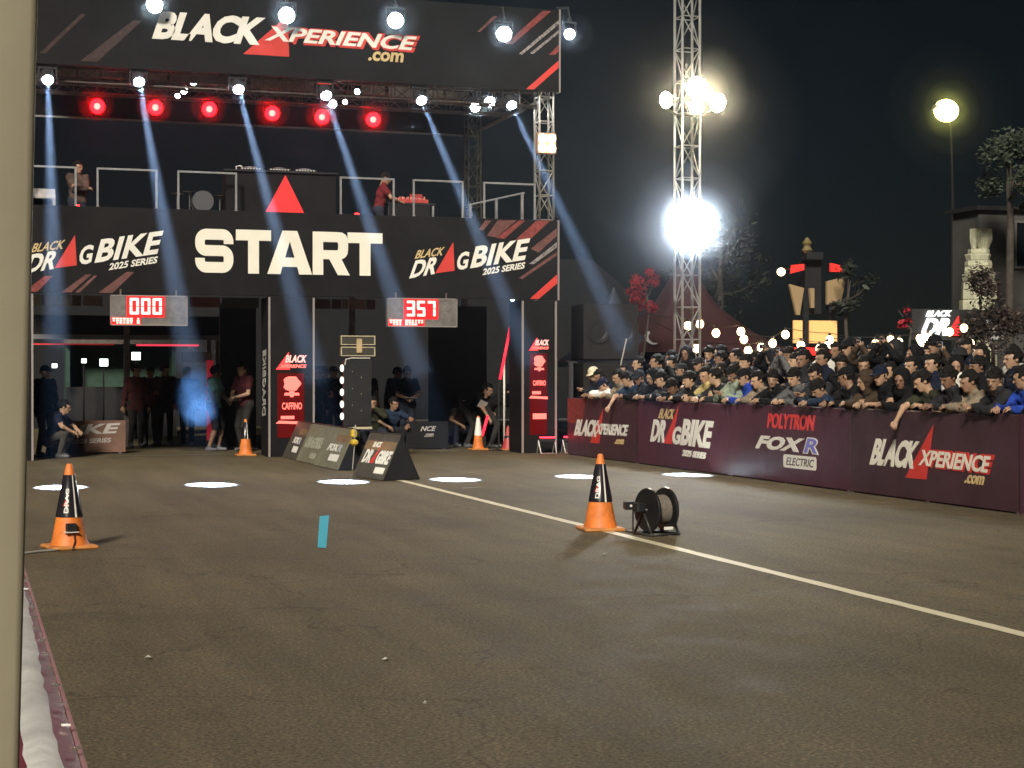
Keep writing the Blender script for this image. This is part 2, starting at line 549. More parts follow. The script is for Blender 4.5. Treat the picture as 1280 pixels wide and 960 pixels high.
def arc(cx, cy, r, a0, a1, n=6):
    return [(cx + r * math.cos(R(a0 + (a1 - a0) * i / n)), cy + r * math.sin(R(a0 + (a1 - a0) * i / n))) for i in range(n + 1)]
def stroke(path, w):
    """one strip of constant width along a path, as a closed outline"""
    L, Q = [], []
    for i, p in enumerate(path):
        a = Vector(path[max(i - 1, 0)]); c = Vector(path[min(i + 1, len(path) - 1)])
        d = (c - a).normalized(); n = Vector((-d.y, d.x)) * w / 2
        L.append((p[0] + n.x, p[1] + n.y)); Q.append((p[0] - n.x, p[1] - n.y))
    return L, Q
def block_letters(parent, fn, z0, h, m):
    """the wide, heavy, squared START lettering"""
    b = MB(); dpt = .012
    def piece(poly, x, w):
        pl = [(x + u * w, z0 + v * h) for u, v in poly]
        ar = sum(pl[i][0] * pl[(i + 1) % len(pl)][1] - pl[(i + 1) % len(pl)][0] * pl[i][1] for i in range(len(pl)))
        b.prism(pl if ar > 0 else pl[::-1], 0, dpt, fn)
    Tl = [[(0, .755), (1, .755), (1, 1), (0, 1)], [(.345, 0), (.655, 0), (.655, .755), (.345, .755)]]
    Al = [[(0, 0), (.29, 0), (.335, .17), (.395, .385), (.5, .76), (.5, 1), (.335, 1)], [(1, 0), (.71, 0), (.665, .17), (.605, .385), (.5, .76), (.5, 1), (.665, 1)], [(.335, .17), (.665, .17), (.605, .385), (.395, .385)]]
    Rl = [[(0, 0), (.29, 0), (.29, 1), (0, 1)], [(.29, .765), (.68, .765), (.68, 1), (.29, 1)], [(.29, .365), (.68, .365), (.68, .575), (.29, .575)],
          [(.68, 1), (.82, .99), (.92, .94), (.975, .85), (.985, .76), (.985, .60), (.97, .50), (.91, .42), (.82, .375), (.68, .365), (.68, .575), (.705, .60), (.71, .67), (.705, .74), (.68, .765)],
          [(.40, .365), (.68, .365), (.80, .372), (1.03, 0), (.70, 0), (.46, .365)][1:5] + [(.46, .365)]]
    x = 4.05
    for poly in Tl: piece(poly, 4.81, .655)
    for poly in Al: piece(poly, 5.395, .85)
    for poly in Rl: piece(poly, 6.255, .69)
    for poly in Tl: piece(poly, 6.925, .68)
    t = .12; q = .155
    path = [(.865, .66), (.865, .715)] + arc(.865 - q, .875 - q + .0, q, 0, 90) + arc(.135 + q, .875 - q, q, 90, 180) + arc(.135 + q, .505 + q, q, 180, 270) + [(1 - .135 - q, .505)] + arc(1 - .135 - q, .495 - q + .01, q, 90, 0) + arc(1 - .135 - q, .125 + q, q, 0, -90) + arc(.135 + q, .125 + q, q, 270, 180) + [(.135, .335)]
    cl = [path[0]]
    for p in path[1:]:
        if math.hypot(p[0] - cl[-1][0], p[1] - cl[-1][1]) > 1e-3: cl.append(p)
    L, Q = stroke(cl, .245)
    n = len(cl)
    P = [(4.05 + u * .72, z0 + v * h) for u, v in L + Q]
    vs = [fn(u, v, dpt) for u, v in P] + [fn(u, v, 0) for u, v in P]
    fs = []
    for i in range(n - 1):
        fs.append((i, n + i, n + i + 1, i + 1))
        fs.append((i, i + 1, 2 * n + i + 1, 2 * n + i)); fs.append((n + i + 1, n + i, 3 * n + i, 3 * n + i + 1))
    b.add(vs, fs)
    return b.build("lettering", m, parent)
block_letters(hb, f, 3.43, .815, CREAM)

def dragbike(parent, f, T, w=WHITE, gld=GOLD, red=RED, d=.006, series=True):
    """the slanted race logo; T maps logo metres (as on the gate's right end) to the surface"""
    q = lambda *p: [T(*a) for a in p]
    text_quad("lettering", "BLACK", *q((8.24, 3.77), (8.79, 3.85), (8.31, 3.94)), gld, parent, f, depth=d, bold=.02)
    text_quad("lettering", "DR", *q((8.13, 3.39), (8.64, 3.49), (8.26, 3.74)), w, parent, f, depth=d, bold=.035)
    poly_part("emblem", q((8.65, 3.5), (9.04, 3.56), (9.01, 4.11)), red, parent, f, depth=d + .002)
    text_quad("lettering", "G", *q((9.06, 3.56), (9.29, 3.60), (9.12, 3.91)), w, parent, f, depth=d, bold=.035)
    text_quad("lettering", "BIKE", *q((9.35, 3.61), (10.47, 3.80), (9.47, 4.04)), w, parent, f, depth=d, bold=.035, spacing=1.04)
    if series:
        text_quad("lettering", "2025 SERIES", *q((9.6, 3.48), (10.46, 3.63), (9.63, 3.61)), w, parent, f, depth=d, bold=.03)

dragbike(hb, f, lambda x, z: (x, z))
dragbike(hb, f, lambda x, z: (x - 7.10, z - .04))
for q, m in [([(9.69, 4.25), (9.89, 4.23), (10.3, 4.57), (9.92, 4.56)], RED_BR), ([(9.89, 4.22), (10.05, 4.2), (10.48, 4.57), (10.36, 4.57)], RED_DK),
             ([(10.28, 4.19), (10.56, 4.18), (11.0, 4.58), (10.72, 4.58)], RED_DK), ([(10.60, 4.02), (10.76, 3.95), (11.14, 4.29), (11.14, 4.44)], RED_BR),
             ([(9.53, 4.37), (9.61, 4.35), (9.79, 4.55), (9.66, 4.55)], RED_BR), ([(10.56, 3.72), (10.66, 3.72), (11.14, 4.06), (11.14, 4.16)], GREY_SP),
             ([(10.35, 3.44), (10.42, 3.42), (11.14, 3.90), (11.14, 3.97)], RED_BR), ([(10.58, 3.035), (10.76, 3.035), (11.15, 3.35), (11.15, 3.53)], RED),
             ([(2.32, 3.03), (2.57, 3.03), (2.96, 3.42), (2.82, 3.42)], RED_BR), ([(1.67, 3.03), (1.84, 3.03), (2.20, 3.36), (2.10, 3.36)], RED_BR),
             ([(1.15, 3.13), (1.15, 3.03), (1.25, 3.03), (1.52, 3.32), (1.38, 3.32)], RED_DK), ([(1.91, 3.03), (1.99, 3.03), (2.30, 3.34), (2.24, 3.34)], RED_BR)]:
    poly_part("stripe", q, m, hb, f, depth=.003)
gp(MB().box((11.17, GY + .05, 3.805), (.03, .16, 1.58)).build("edge_trim", TRIM, gate))

# pillars (printed boxes), with their own glowing sponsor marks
LIT_RED = glow("lit_red", (1.0, 0.030, 0.028), .55)
LIT_PINK = glow("lit_pink", (1.0, 0.16, 0.12), .55)
LIT_WHITE = glow("lit_warm_white", (1.0, 0.50, 0.42), .42)
for m_ in (LIT_RED, LIT_PINK, LIT_WHITE):
    m_.node_tree.nodes['Principled BSDF'].inputs['Base Color'].default_value = (.25, .03, .03, 1)
def pillar(x0, x1, lab):
    p = gp(MB().box(((x0 + x1) / 2, GY + .43, 1.5), (x1 - x0, .80, 3.0)).build("pillar", BLK, gate))
    p["label"] = lab
    b = MB()
    for x in (x0 + .015, x1 - .015):
        b.box((x, GY + .02, 1.5), (.035, .05, 2.99))
    b.build("edge_trim", TRIM, p)
    return p
pc = pillar(5.42, 6.29, "centre pillar with glowing red sponsor marks")
pr = pillar(10.42, 11.14, "right pillar with glowing red sponsor marks")
pl = pillar(0.46, 1.18, "left pillar behind the pale post")
def bull(b, cx, cz, w, h, f):
    """round crest with two side wings over a short stem"""
    pts = []
    for i in range(24):
        t = 2 * PI * i / 24
        r = .5 * (1 + .14 * math.cos(5 * t))
        pts.append((cx + w * r * math.cos(t), cz + h * .18 + h * .36 * math.sin(t) * (1 + .15 * math.sin(2 * t) ** 2)))
    b.prism(pts, 0, .012, f)
    b.prism([(cx - w * .10, cz - h * .5), (cx + w * .10, cz - h * .5), (cx + w * .16, cz - h * .2), (cx - w * .16, cz - h * .2)], 0, .0105, f)
    b.prism([(cx - w * .45, cz - h * .42), (cx + w * .45, cz - h * .42), (cx + w * .42, cz - h * .28), (cx - w * .42, cz - h * .28)], 0, .011, f)
f2 = gfn(GY + .03)
GLOW_BACK = glow('added_red_glow', (1.0, .003, .008), .034)  # for an added panel standing in for the red glow round the marks
GLOW_BACK.node_tree.nodes["Principled BSDF"].inputs["Base Color"].default_value = (.006, .003, .003, 1)
GLOW_BACK.node_tree.nodes["Principled BSDF"].inputs["Specular IOR Level"].default_value = .1
def marks(p, x, X, zs, k):
    """x..X width of the print, zs: heights of the five marks"""
    w = X - x
    f = f2
    poly_part('added_glow_panel', [(x + .05 * w, .36), (x + .92 * w, .36), (x + .92 * w, zs[1] + .24 * k), (x + .05 * w, zs[1] + .24 * k)], GLOW_BACK, p, f, depth=.004)
    poly_part("emblem", [(x, zs[0]), (x + w * .46, zs[0]), (x + w * .42, zs[0] + .30 * k)], LIT_RED, p, f, depth=.010)
    text_quad("lettering", "BLACK", (x + .30 * w, zs[0] + .12 * k), (x + .98 * w, zs[0] + .12 * k), (x + .35 * w, zs[0] + .25 * k), LIT_WHITE, p, f, depth=.016, bold=.03)
    text_quad("lettering", "XPERIENCE", (x + .12 * w, zs[0] + .03 * k), (x + .97 * w, zs[0] + .03 * k), (x + .16 * w, zs[0] + .09 * k), LIT_PINK, p, f, depth=.015, bold=.03)
    b = MB(); bull(b, x + w * .52, zs[1], w * .55, .34 * k, f); b.build("emblem", LIT_PINK, p)
    text_quad("lettering", "CAFFINO", (x + .2 * w, zs[2]), (x + .85 * w, zs[2]), (x + .2 * w, zs[2] + .12 * k), LIT_PINK, p, f, depth=.014, bold=.02)
    poly_part("lettering", [(x + .0 * w, zs[3]), (x + .95 * w, zs[3] - .02), (x + .95 * w, zs[3] + .03), (x + .1 * w, zs[3] + .05)], LIT_PINK, p, f, depth=.012)
    poly_part("lettering", [(x + .16 * w, zs[3] + .08), (x + .6 * w, zs[3] + .08), (x + .6 * w, zs[3] + .14), (x + .16 * w, zs[3] + .14)], LIT_PINK, p, f, depth=.012)
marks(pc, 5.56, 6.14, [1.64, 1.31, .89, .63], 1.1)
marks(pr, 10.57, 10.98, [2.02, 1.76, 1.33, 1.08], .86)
poly_part("lettering", [(10.65, .67), (10.93, .67), (10.93, .78), (10.65, .78)], LIT_PINK, pr, f2, depth=.012)
# narrow print on the pillar's left flank
fl = lambda u, v, d: (5.42 - d, u, v)
text_quad("lettering", "DRAGBIKE", (GY + .70, .75), (GY + .62, 2.0), (GY + .35, .78), mat("print_faded", (.42, .40, .38), .7), pc, fl, depth=.006, bold=.02)

# deck behind the header
gp(MB().box((5.8, GY + .72, 4.545), (10.66, 1.16, .12)).build("ledge", BLK2, gate))
gp(MB().box((5.8, GY + 3.45, 3.94), (10.66, 4.2, .12)).build("deck", BLK2, gate))
b = MB()
for x in (.8, 3.3, 8.2, 10.8):
    b.box((x, GY + 5.3, 1.94), (.12, .12, 3.87))
gp(b.build("rear_legs", STEEL_DK, gate))
# strip of mixed panels seen just under the header
PANELS = [(1.15, 1.34, (.62, .58, .50)), (1.36, 1.40, (.18, .06, .05)), (1.42, 1.86, (.55, .52, .50)), (1.90, 2.06, (.10, .06, .05)), (2.10, 2.45, (.20, .15, .14)), (4.05, 4.62, (.16, .055, .05)), (4.66, 5.36, (.03, .03, .03)),
          (6.35, 6.75, (.10, .055, .05)), (6.78, 6.96, (.07, .03, .03)), (6.98, 7.10, (.16, .10, .09)), (7.12, 7.45, (.22, .12, .11)), (7.47, 7.64, (.12, .06, .06))]
for i, (x0, x1, c) in enumerate(PANELS):
    gp(MB().box(((x0 + x1) / 2, GY + .75, 2.915), (x1 - x0, .04, .19)).build("fascia_panel", mat("fascia_%d" % i, c, .6, var=.2), gate))

# tall black screens standing behind the openings
for x0, x1, y, z1, lab in [(5.02, 5.76, 34.8, 3.02, "tall matt black screen left of the centre pillar"),
                           (9.85, 11.20, 36.2, 3.08, "wide matt black screen behind the right opening")]:
    t = thing("screen_panel", lab, "screen", ((x0 + x1) / 2, y, 0))
    MB().box((0, 0, z1 / 2 + .03), (x1 - x0, .05, z1 - .06)).build("cloth", BLK2, t)
    b = MB()
    for s in (-1, 1): b.box((s * (x1 - x0) / 2.1, .05, z1 / 2), (.04, .04, z1))
    b.build("frame", STEEL_DK, t)
    b = MB()
    for s in (-1, 1): b.box((s * (x1 - x0) / 2.1, .1, .015), (.06, .6, .03))
    b.build("feet", STEEL_DK, t)

# ------------------------------------------------------------------ stage roof: trusses, printed fascia, valance
roof = thing("stage_roof", "truss stage roof with black printed fascia above the gate deck", "stage roof", (5.8, 34, 4.6))
def rp(o):
    o.matrix_parent_inverse = Matrix.Translation((-5.8, -34, -4.6))
    return o
def truss_parts(a, bb, w, seg, parent, fix, m=STEEL, r=.022, rl=.011, chord="chord", lac="lacing", n=6):
    """square lattice truss: four chords as parts and its diagonal lacing"""
    a, bb = Vector(a), Vector(bb)
    d = (bb - a).normalized(); L = (bb - a).length
    up = Vector((0, 0, 1)) if abs(d.z) < .9 else Vector((0, 1, 0))
    s = d.cross(up).normalized(); u = s.cross(d).normalized()
    cs = [(s * i + u * j) * (w / 2) for i, j in ((-1, -1), (1, -1), (1, 1), (-1, 1))]
    out = []
    for c in cs:
        out.append(fix(MB().tube([a + c, bb + c], r, n).build(chord, m, parent, smooth=True)))
    b = MB(); k = max(1, round(L / seg))
    for i in range(k):
        p, q = a + d * (L * i / k), a + d * (L * (i + 1) / k)
        for e in range(4):
            c0, c1 = cs[e], cs[(e + 1) % 4]
            if (i + e) % 2: c0, c1 = c1, c0
            b.tube([p + c0, q + c1], rl, 4, False)
            b.tube([p + cs[e], p + cs[(e + 1) % 4]], rl, 4, False)
    out.append(fix(b.build(lac, m, parent)))
    return out
ZT = 6.98
tb = rp(MB().box((5.8, GY - .02, 7.925), (10.74, .08, 1.61)).build("fascia_banner", BLK, roof))
f = gfn(GY - .06)
text_quad("lettering", "BLACK", (3.27, 7.675), (5.24, 7.675), (3.44, 8.20), WHITE, tb, f, depth=.012, bold=.05, spacing=.95)
poly_part("emblem", [(4.94, 7.5), (5.8, 7.5), (5.78, 8.28)], RED, tb, f, depth=.006)
text_quad("lettering", "XPERIENCE", (5.31, 7.735), (8.20, 7.715), (5.45, 8.065), RED, tb, f, depth=.014, bold=.075, spacing=1.0)
text_quad("lettering", "XPERIENCE", (5.335, 7.775), (8.15, 7.755), (5.46, 8.045), WHITE, tb, f, depth=.020, bold=.03, spacing=1.0)
text_quad("lettering", ".com", (7.31, 7.515), (7.99, 7.515), (7.34, 7.70), GOLD, tb, f, depth=.012, bold=.03)
for q, m in [([(10.05, 8.0), (10.2, 8.0), (11.0, 8.7), (10.82, 8.69)], RED_DK), ([(10.48, 7.14), (10.64, 7.14), (11.16, 7.60), (11.16, 7.74)], RED),
             ([(10.33, 7.82), (10.4, 7.81), (11.16, 8.45), (11.16, 8.54)], GREY_SP), ([(10.56, 7.85), (10.62, 7.83), (11.16, 8.28), (11.16, 8.34)], GREY_SP),
             ([(10.95, 7.84), (11.08, 7.85), (11.16, 7.92), (11.16, 8.05)], RED_DK), ([(9.48, 8.2), (9.54, 8.2), (9.89, 8.52), (9.81, 8.53)], RED_BR),
             ([(2.0, 7.2), (2.3, 7.2), (3.1, 8.0), (2.95, 8.0)], FAINT), ([(1.3, 7.3), (1.4, 7.3), (2.1, 8.05), (2.02, 8.05)], FAINT)]:
    poly_part("stripe", q, m, tb, f, depth=.004)
rp(MB().box((11.18, GY + .03, 7.925), (.03, .20, 1.63)).build("edge_trim", TRIM, roof))
rp(MB().box((11.15, GY + 2.9, 7.60), (.05, 5.5, .95)).build("side_banner", BLK2, roof))
rp(MB().box((11.14, GY + 3.0, 7.10), (.06, 5.1, .05)).build("side_edge", mat("edge_pale", (.45, .38, .36), .6), roof))
rp(MB().box((5.8, 36.75, 7.65), (10.72, .06, 1.3)).build("valance", BLK2, roof))
rp(MB().box((5.8, 36.70, 6.985), (10.72, .05, .035)).build("valance_edge", mat("edge_white", (.62, .62, .64), .5), roof))
rp(MB().box((5.8, 34.1, 8.66), (10.72, 5.5, .06)).build("roof_sheet", BLK2, roof))
rp(MB().box((.62, 34.0, 7.6), (.05, 5.3, .95)).build("side_banner", BLK2, roof))
truss_parts((.7, GY + .45, 7.03), (10.9, GY + .45, 7.03), .30, .42, roof, rp, STEEL_DK)
truss_parts((.7, 33.6, 7.15), (10.9, 33.6, 7.15), .30, .45, roof, rp, STEEL_DK)
for (x, y, zb) in ((10.95, GY + .22, 4.61), (10.95, 36.45, 4.0), (.75, GY + .22, 4.61), (.75, 36.45, 4.0)):
    truss_parts((x, y, zb), (x, y, 8.5), .29, .46, roof, rp, STEEL)
# light boards lying over the front truss
for i, (x0, x1, z0, z1, c) in enumerate([(1.62, 2.92, 7.02, 7.22, (.30, .26, .23)), (3.28, 3.63, 7.04, 7.20, (.34, .29, .25)), (3.70, 5.08, 7.00, 7.14, (.16, .13, .12)), (5.2, 6.42, 6.98, 7.14, (.24, .19, .17)),
                                     (7.36, 7.82, 6.98, 7.16, (.42, .42, .43)), (7.9, 8.6, 6.95, 7.16, (.44, .44, .45)), (8.68, 9.0, 6.97, 7.12, (.46, .46, .47)), (9.06, 9.5, 6.97, 7.11, (.40, .40, .41))]):
    rp(MB().box(((x0 + x1) / 2, GY + .68, (z0 + z1) / 2 + .03), (x1 - x0, .03, z1 - z0)).build("board", mat("roof_board_%d" % i, c, .7, var=.25, scale=5), roof))

# ------------------------------------------------------------------ scoreboards
SCORE_GREY = mat("score_case", (0.17, 0.155, 0.15), .38, var=.35, scale=9)
SEG = {'0': "abcdef", '1': "bc", '3': "abcdg", '5': "acdfg", '7': "abc"}
def seven(b, ch, x, z, w, h, t, f):
    m = h / 2; g2 = t * .16
    S = {'a': (x + g2, z + h - t, x + w - g2, z + h), 'd': (x + g2, z, x + w - g2, z + t), 'g': (x + g2, z + m - t / 2, x + w - g2, z + m + t / 2),
         'f': (x, z + m + g2, x + t, z + h - g2), 'b': (x + w - t, z + m + g2, x + w, z + h - g2), 'e': (x, z + g2, x + t, z + m - g2), 'c': (x + w - t, z + g2, x + w, z + m - g2)}
    for i, c in enumerate(SEG[ch]):
        a, bb, c2, d = S[c]
        e = t * .35 if (c2 - a) > (d - bb) else 0
        e2 = t * .35 if e == 0 else 0
        b.prism([(a + e2 * .0, bb + e2), (a + e, bb), (c2 - e, bb), (c2, bb + e2), (c2, d - e2), (c2 - e, d), (a + e, d), (a, d - e2)] if e or e2 else [(a, bb), (c2, bb), (c2, d), (a, d)], 0, .012 + i * .0006, f)
LED = glow("led_red", (1.0, 0.34, 0.29), .9)
LED2 = glow("led_red_dim", (1.0, 0.30, 0.25), .9)
LED_GLOW = glow("led_added_glow", (1.0, 0.010, 0.014), .24)  # for added plates standing in for the red bleed round the LEDs
def scoreboard(x0, z0, digits, dx, line, lab):
    t = thing("scoreboard", lab, "scoreboard", (x0 + .69, GY - .08, z0), group="timing boards under the header")
    c = MB().box((0, 0, .275), (1.38, .14, .55)).build("case", SCORE_GREY, t)
    b = MB()
    for zz in (.008, .542): b.box((0, -.073, zz), (1.38, .012, .016))
    for xx in (-.684, .684): b.box((xx, -.073, .275), (.012, .012, .55))
    b.build("rim", TRIM, c)
    f = lambda u, v, d: (u, -.07 - d, v)
    b = MB()
    for i, ch in enumerate(digits):
        seven(b, ch, dx + i * .205, .20, .165, .30, .048, f)
    b.build("digits", LED, t)["kind"] = "stuff"
    MB().box((dx + .2875, -.0735, .35), (.68, .006, .40)).build("added_glow_plate", LED_GLOW, t)
    MB().box((-.685 + (sum(line) * .062 + .1) / 2, -.0735, .08), (sum(line) * .062 + .1, .006, .13)).build("added_glow_plate", LED_GLOW, t)
    b = MB(); r = random.Random(len(line))
    u = -.66
    for k, word in enumerate(line):
        for j in range(word):
            for rr in range(3):
                if rr == 1 or r.random() < .85:
                    b.box((u + .03, -.080, .045 + rr * .038), (.050 if r.random() < .7 else .032, .012, .030))
            u += .062
        u += .06
    b.build("name_line", LED2, t)["kind"] = "stuff"
    b = MB()
    for s in (-1, 1): b.box((s * .5, .05, .60), (.03, .03, .12))
    b.build("bracket", STEEL_DK, t)
    # dark flecks of reflected lamps are left to the glossy case itself
scoreboard(2.52, 2.44, "000", -.35, (6, 1), "grey timing board reading 000 in red under the left header")
scoreboard(7.67, 2.46, "357", -.32, (4, 6), "grey timing board reading 357 in red under the right header")
# ================================================================== lamps
LAMP_BLK = mat("lamp_body_black", (0.03, 0.03, 0.033), 0.4, var=.2)
LAMP_GREY = mat("lamp_body_grey", (0.22, 0.21, 0.20), 0.4, metal=.3, var=.2)
BEAM_LENS = glow("beam_lens", (0.75, 0.87, 1.0), 22.0, sample=False)
COOL = glow("cool_lamp", (0.82, 0.95, 1.0), 45.0)
RED_LAMP = glow("red_lamp", (1.0, 0.0008, 0.0014), 20.0)
RED_CORE = glow("red_lamp_core", (1.0, 0.16, 0.13), 1.4, sample=False)
SMALL_W = glow("small_white_lamp", (0.9, 0.97, 1.0), 26.0)
WARM = glow("warm_lamp", (1.0, 0.80, 0.52), 10.0)

# moving heads: base on the truss, yoke, head aimed along its beam down to a pool on the road
BEAMS = [(1.44, 6.87, 1.26, 23.85), (3.04, 6.92, 3.30, 23.75), (4.85, 6.88, 5.20, 23.8), (6.50, 6.85, 6.88, 23.8), (8.36, 6.85, 8.87, 23.9), (10.18, 6.85, 10.60, 23.8)]
WH = ["leftmost moving head, its beam falling beside the pale post", "second moving head from the left, above the left timing board", "third moving head from the left, aimed across the red triangle",
      "fourth moving head from the left, right of the red triangle", "fifth moving head from the left, beam crossing the race logo", "rightmost moving head beside the roof's truss column"]
for i, (x, z, gx, gy) in enumerate(BEAMS):
    p = Vector((x, GY - .02, z))
    t = thing("moving_head", WH[i], "stage light", (x, GY + .10, 7.16), group="moving head beams on the front truss")
    d = (Vector((gx, gy, 0)) - p).normalized()
    o = Vector((x, GY + .10, 7.16))
    q = d.to_track_quat('-Z', 'Y').to_matrix().to_4x4()
    pl_ = p - o
    MB().box((0, 0, -.03), (.30, .24, .10), ch=.02).build("base", LAMP_BLK, t)
    b = MB()
    b.box((0, pl_.y * .4, -.095), (.335, .09, .035))
    for s in (-1, 1): b.box((s * .15, pl_.y * .4, pl_.z * .5 - .04), (.035, .088, abs(pl_.z) + .06), ch=.01)
    b.build("yoke", LAMP_BLK, t)
    h = MB().lathe([(.06, .20), (.11, .17), (.125, .02), (.12, -.05), (.105, -.06)], 20, pl_, q).build("head", LAMP_BLK, t)
    smooth_by_angle(h)
    MB().lathe([(.098, -.058), (.09, -.075), (.02, -.085)], 20, pl_, q).build("lens", BEAM_LENS, h)
    L = bpy.data.lights.new("beam_light", 'SPOT')
    L.energy = 165000.0
    L.spot_size = R(4.1); L.spot_blend = .95; L.shadow_soft_size = .05
    L.color = (0.52, 0.71, 1.0)
    lo = bpy.data.objects.new("beam_light", L); COL.objects.link(lo); lo.parent = t
    lo.location = pl_ + d * .12
    lo.rotation_euler = d.to_track_quat('-Z', 'Y').to_euler()

# round washers: can, yoke, clamp, glowing face.  aim = unit vector
def par(name, p, aim, r, lens, lab, cat, grp, body=LAMP_BLK, hang=.22, core=None):
    p = Vector(p); aim = Vector(aim).normalized()
    t = thing(name, lab, cat, p + Vector((0, 0, hang)), group=grp)
    q = aim.to_track_quat('-Z', 'Y').to_matrix().to_4x4()
    c = Vector((0, 0, -hang))
    h = MB().lathe([(r * .55, r * 1.5), (r * .9, r * 1.1), (r, r * .3), (r * 1.08, 0), (r * 1.08, -r * .15), (r * .97, -r * .15), (r * .97, -.0)], 18, c, q).build("can", body, t)
    smooth_by_angle(h)
    MB().lathe([(r * .96, -r * .02), (r * .7, -r * .10), (r * .1, -r * .14)], 18, c, q).build("lens", lens, h, smooth=True)
    if core: MB().lathe([(r * .42, -r * .16), (r * .3, -r * .18), (r * .02, -r * .2)], 14, c, q).build("core", core, h, smooth=True)
    b = MB()
    for s in (-1, 1): b.box((s * r * 1.18, 0, -hang / 2), (.018, .035, hang))
    b.box((0, 0, -.005), (r * 2.4, .035, .018))
    b.box((0, 0, .035), (.06, .06, .07))
    b.build("yoke", body, t)
    return t
toward = Vector((-.35, -1, -.14))
for i, (x, z) in enumerate([(2.47, 6.75), (3.58, 6.78), (4.63, 6.80), (5.88, 6.78), (6.89, 6.75), (7.95, 6.75)]):
    par("red_washer", (x, 33.5, z), toward, .15, RED_LAMP, "%s red stage washer from the left, hung under the roof truss" % ordinal(i), "stage light", "red washers under the roof", hang=.26, core=RED_CORE)
WL = [(4.09, 7.10, .075), (4.28, 7.26, .06), (3.97, 6.98, .045), (7.05, 6.98, .075), (7.30, 7.03, .05), (7.55, 7.25, .055), (7.88, 7.36, .06), (10.03, 7.06, .10), (10.35, 7.18, .115)]
for i, (x, z, r) in enumerate(WL):
    par("white_spotlight", (x, 33.2, z), toward + Vector((0, 0, -.1)), r, SMALL_W, "%s small white spotlight from the left inside the stage roof" % ordinal(i), "stage light", "small white spotlights in the roof", hang=.14)
# five cool lamps on short arms in front of the fascia, the last one just past its corner
TL = [(3.30, 8.25), (5.71, 8.22), (7.79, 8.26), (9.95, 8.14), (11.30, 8.22)]
for i, (x, z) in enumerate(TL):
    rr = .15 if i < 4 else .10
    t = par("arm_floodlight", (x, 31.0, z), (-.30, -.85, -.32), rr, COOL, ["cool white floodlight on arm above the letters BLACK", "cool white floodlight on arm at the tip of the red triangle", "cool white floodlight on arm above the letters ENCE",
            "cool white floodlight on arm beside the fascia's red stripes", "small cool white floodlight just past the fascia's right corner"][i], "floodlight", "cool floodlights on arms before the fascia", hang=.24)
    MB().tube([(0, .0, .07), (0, .1, .30), (-.18 if i == 4 else 0, .28, .32)], .018, 6).build("arm", LAMP_BLK, t)
# four-lamp blinder on the right column
t = thing("blinder_lamp", "square four-lamp warm blinder clamped to the right truss column", "stage light", (10.87, GY - .12, 5.86))
c = MB().box((0, 0, .22), (.40, .14, .42), ch=.02).build("case", mat("blinder_case", (.28, .17, .12), .5, var=.2), t)
for sx in (-.095, .095):
    for sz in (-.095, .095):
        MB().lathe([(.075, 0), (.072, .03), (.03, .035)], 16, (sx, -.075, .22 + sz), Matrix.Rotation(R(90), 4, 'X')).build("bulb", WARM, c)
MB().box((0, .09, .22), (.06, .1, .06)).build("clamp", LAMP_BLK, t)
# red uplights on the road at the right pillar
RED_UP = glow("red_uplight", (1.0, 0.01, 0.02), 6.0)
for x, y, lab in [(10.80, GY - .38, "floor washer glowing red against the right pillar"), (11.35, GY - .25, "floor washer glowing red between right pillar and barrier")]:
    t = thing("floor_washer", lab, "stage light", (x, y, 0), group="red washers on the ground")
    b = MB()
    for s in (-1, 1): b.tube([(s * .16, -.12, .015), (s * .17, 0, .26), (s * .16, .12, .015)], .012, 6)
    b.tube([(-.16, -.12, .015), (.16, -.12, .015)], .012, 6)
    b.build("stand", STEEL, t)
    MB().box((0, 0, .27), (.30, .13, .10), ch=.02).build("body", LAMP_BLK, t)
    MB().box((0, -.02, .325), (.28, .10, .012)).build("lens", RED_UP, t)

# ------------------------------------------------------------------ lattice lighting tower behind the barrier
tw = thing("lighting_tower", "tall aluminium lattice lighting tower rising behind the crowd", "lighting tower", (13.10, 29.4, .33))
truss_parts((0, 0, .05), (0, 0, 9.23), .36, .62, tw, lambda o: o, mat("tower_aluminium", (.62, .62, .60), .38, metal=.7, var=.15), r=.026, rl=.013)
MB().box((0, 0, .025), (.7, .7, .05)).build("base_plate", STEEL_DK, tw)
FLOOD = glow("flood_white", (0.90, 0.96, 1.0), 66.0)
FLOODW = glow("flood_warm", (1.0, 0.78, 0.45), 90.0)
def flood(p, aim, r, lens, lab):
    p = Vector(p); aim = Vector(aim).normalized()
    t = thing("tower_floodlight", lab, "floodlight", p, group="floodlights on the lattice tower")
    q = aim.to_track_quat('-Z', 'Y').to_matrix().to_4x4()
    z = Vector((0, 0, 0))
    h = MB().lathe([(r * .35, r * .95), (r * .5, r * .9), (r * .62, r * .35), (r * .98, 0), (r * 1.04, -.02), (r * 1.0, -.04)], 28, z, q).build("reflector", LAMP_GREY, t)
    smooth_by_angle(h)
    MB().lathe([(r * .985, -.036), (r * .7, -.07), (r * .05, -.095)], 28, z, q).build("lens", lens, h, smooth=True)
    s = aim.cross(Vector((0, 0, 1))).normalized()
    b = MB()
    b.tube([s * (-r * 1.02), s * (-r * 1.05) - aim * r * .7, -aim * r * 1.15, s * (r * 1.05) - aim * r * .7, s * (r * 1.02)], .018, 6)
    b.build("bracket", LAMP_GREY, t)
flood((13.03, 29.02, 4.36), (-.42, -1, -.16), .47, FLOOD, "big blinding white floodlight half way up the lattice tower")
flood((13.12, 29.02, 6.95), (-.30, -1, -.10), .20, FLOODW, "warm floodlight glowing at the front of the tower head")
flood((13.62, 29.2, 6.72), (.15, -1, -.25), .18, FLOODW, "warm floodlight on the right arm of the tower head")
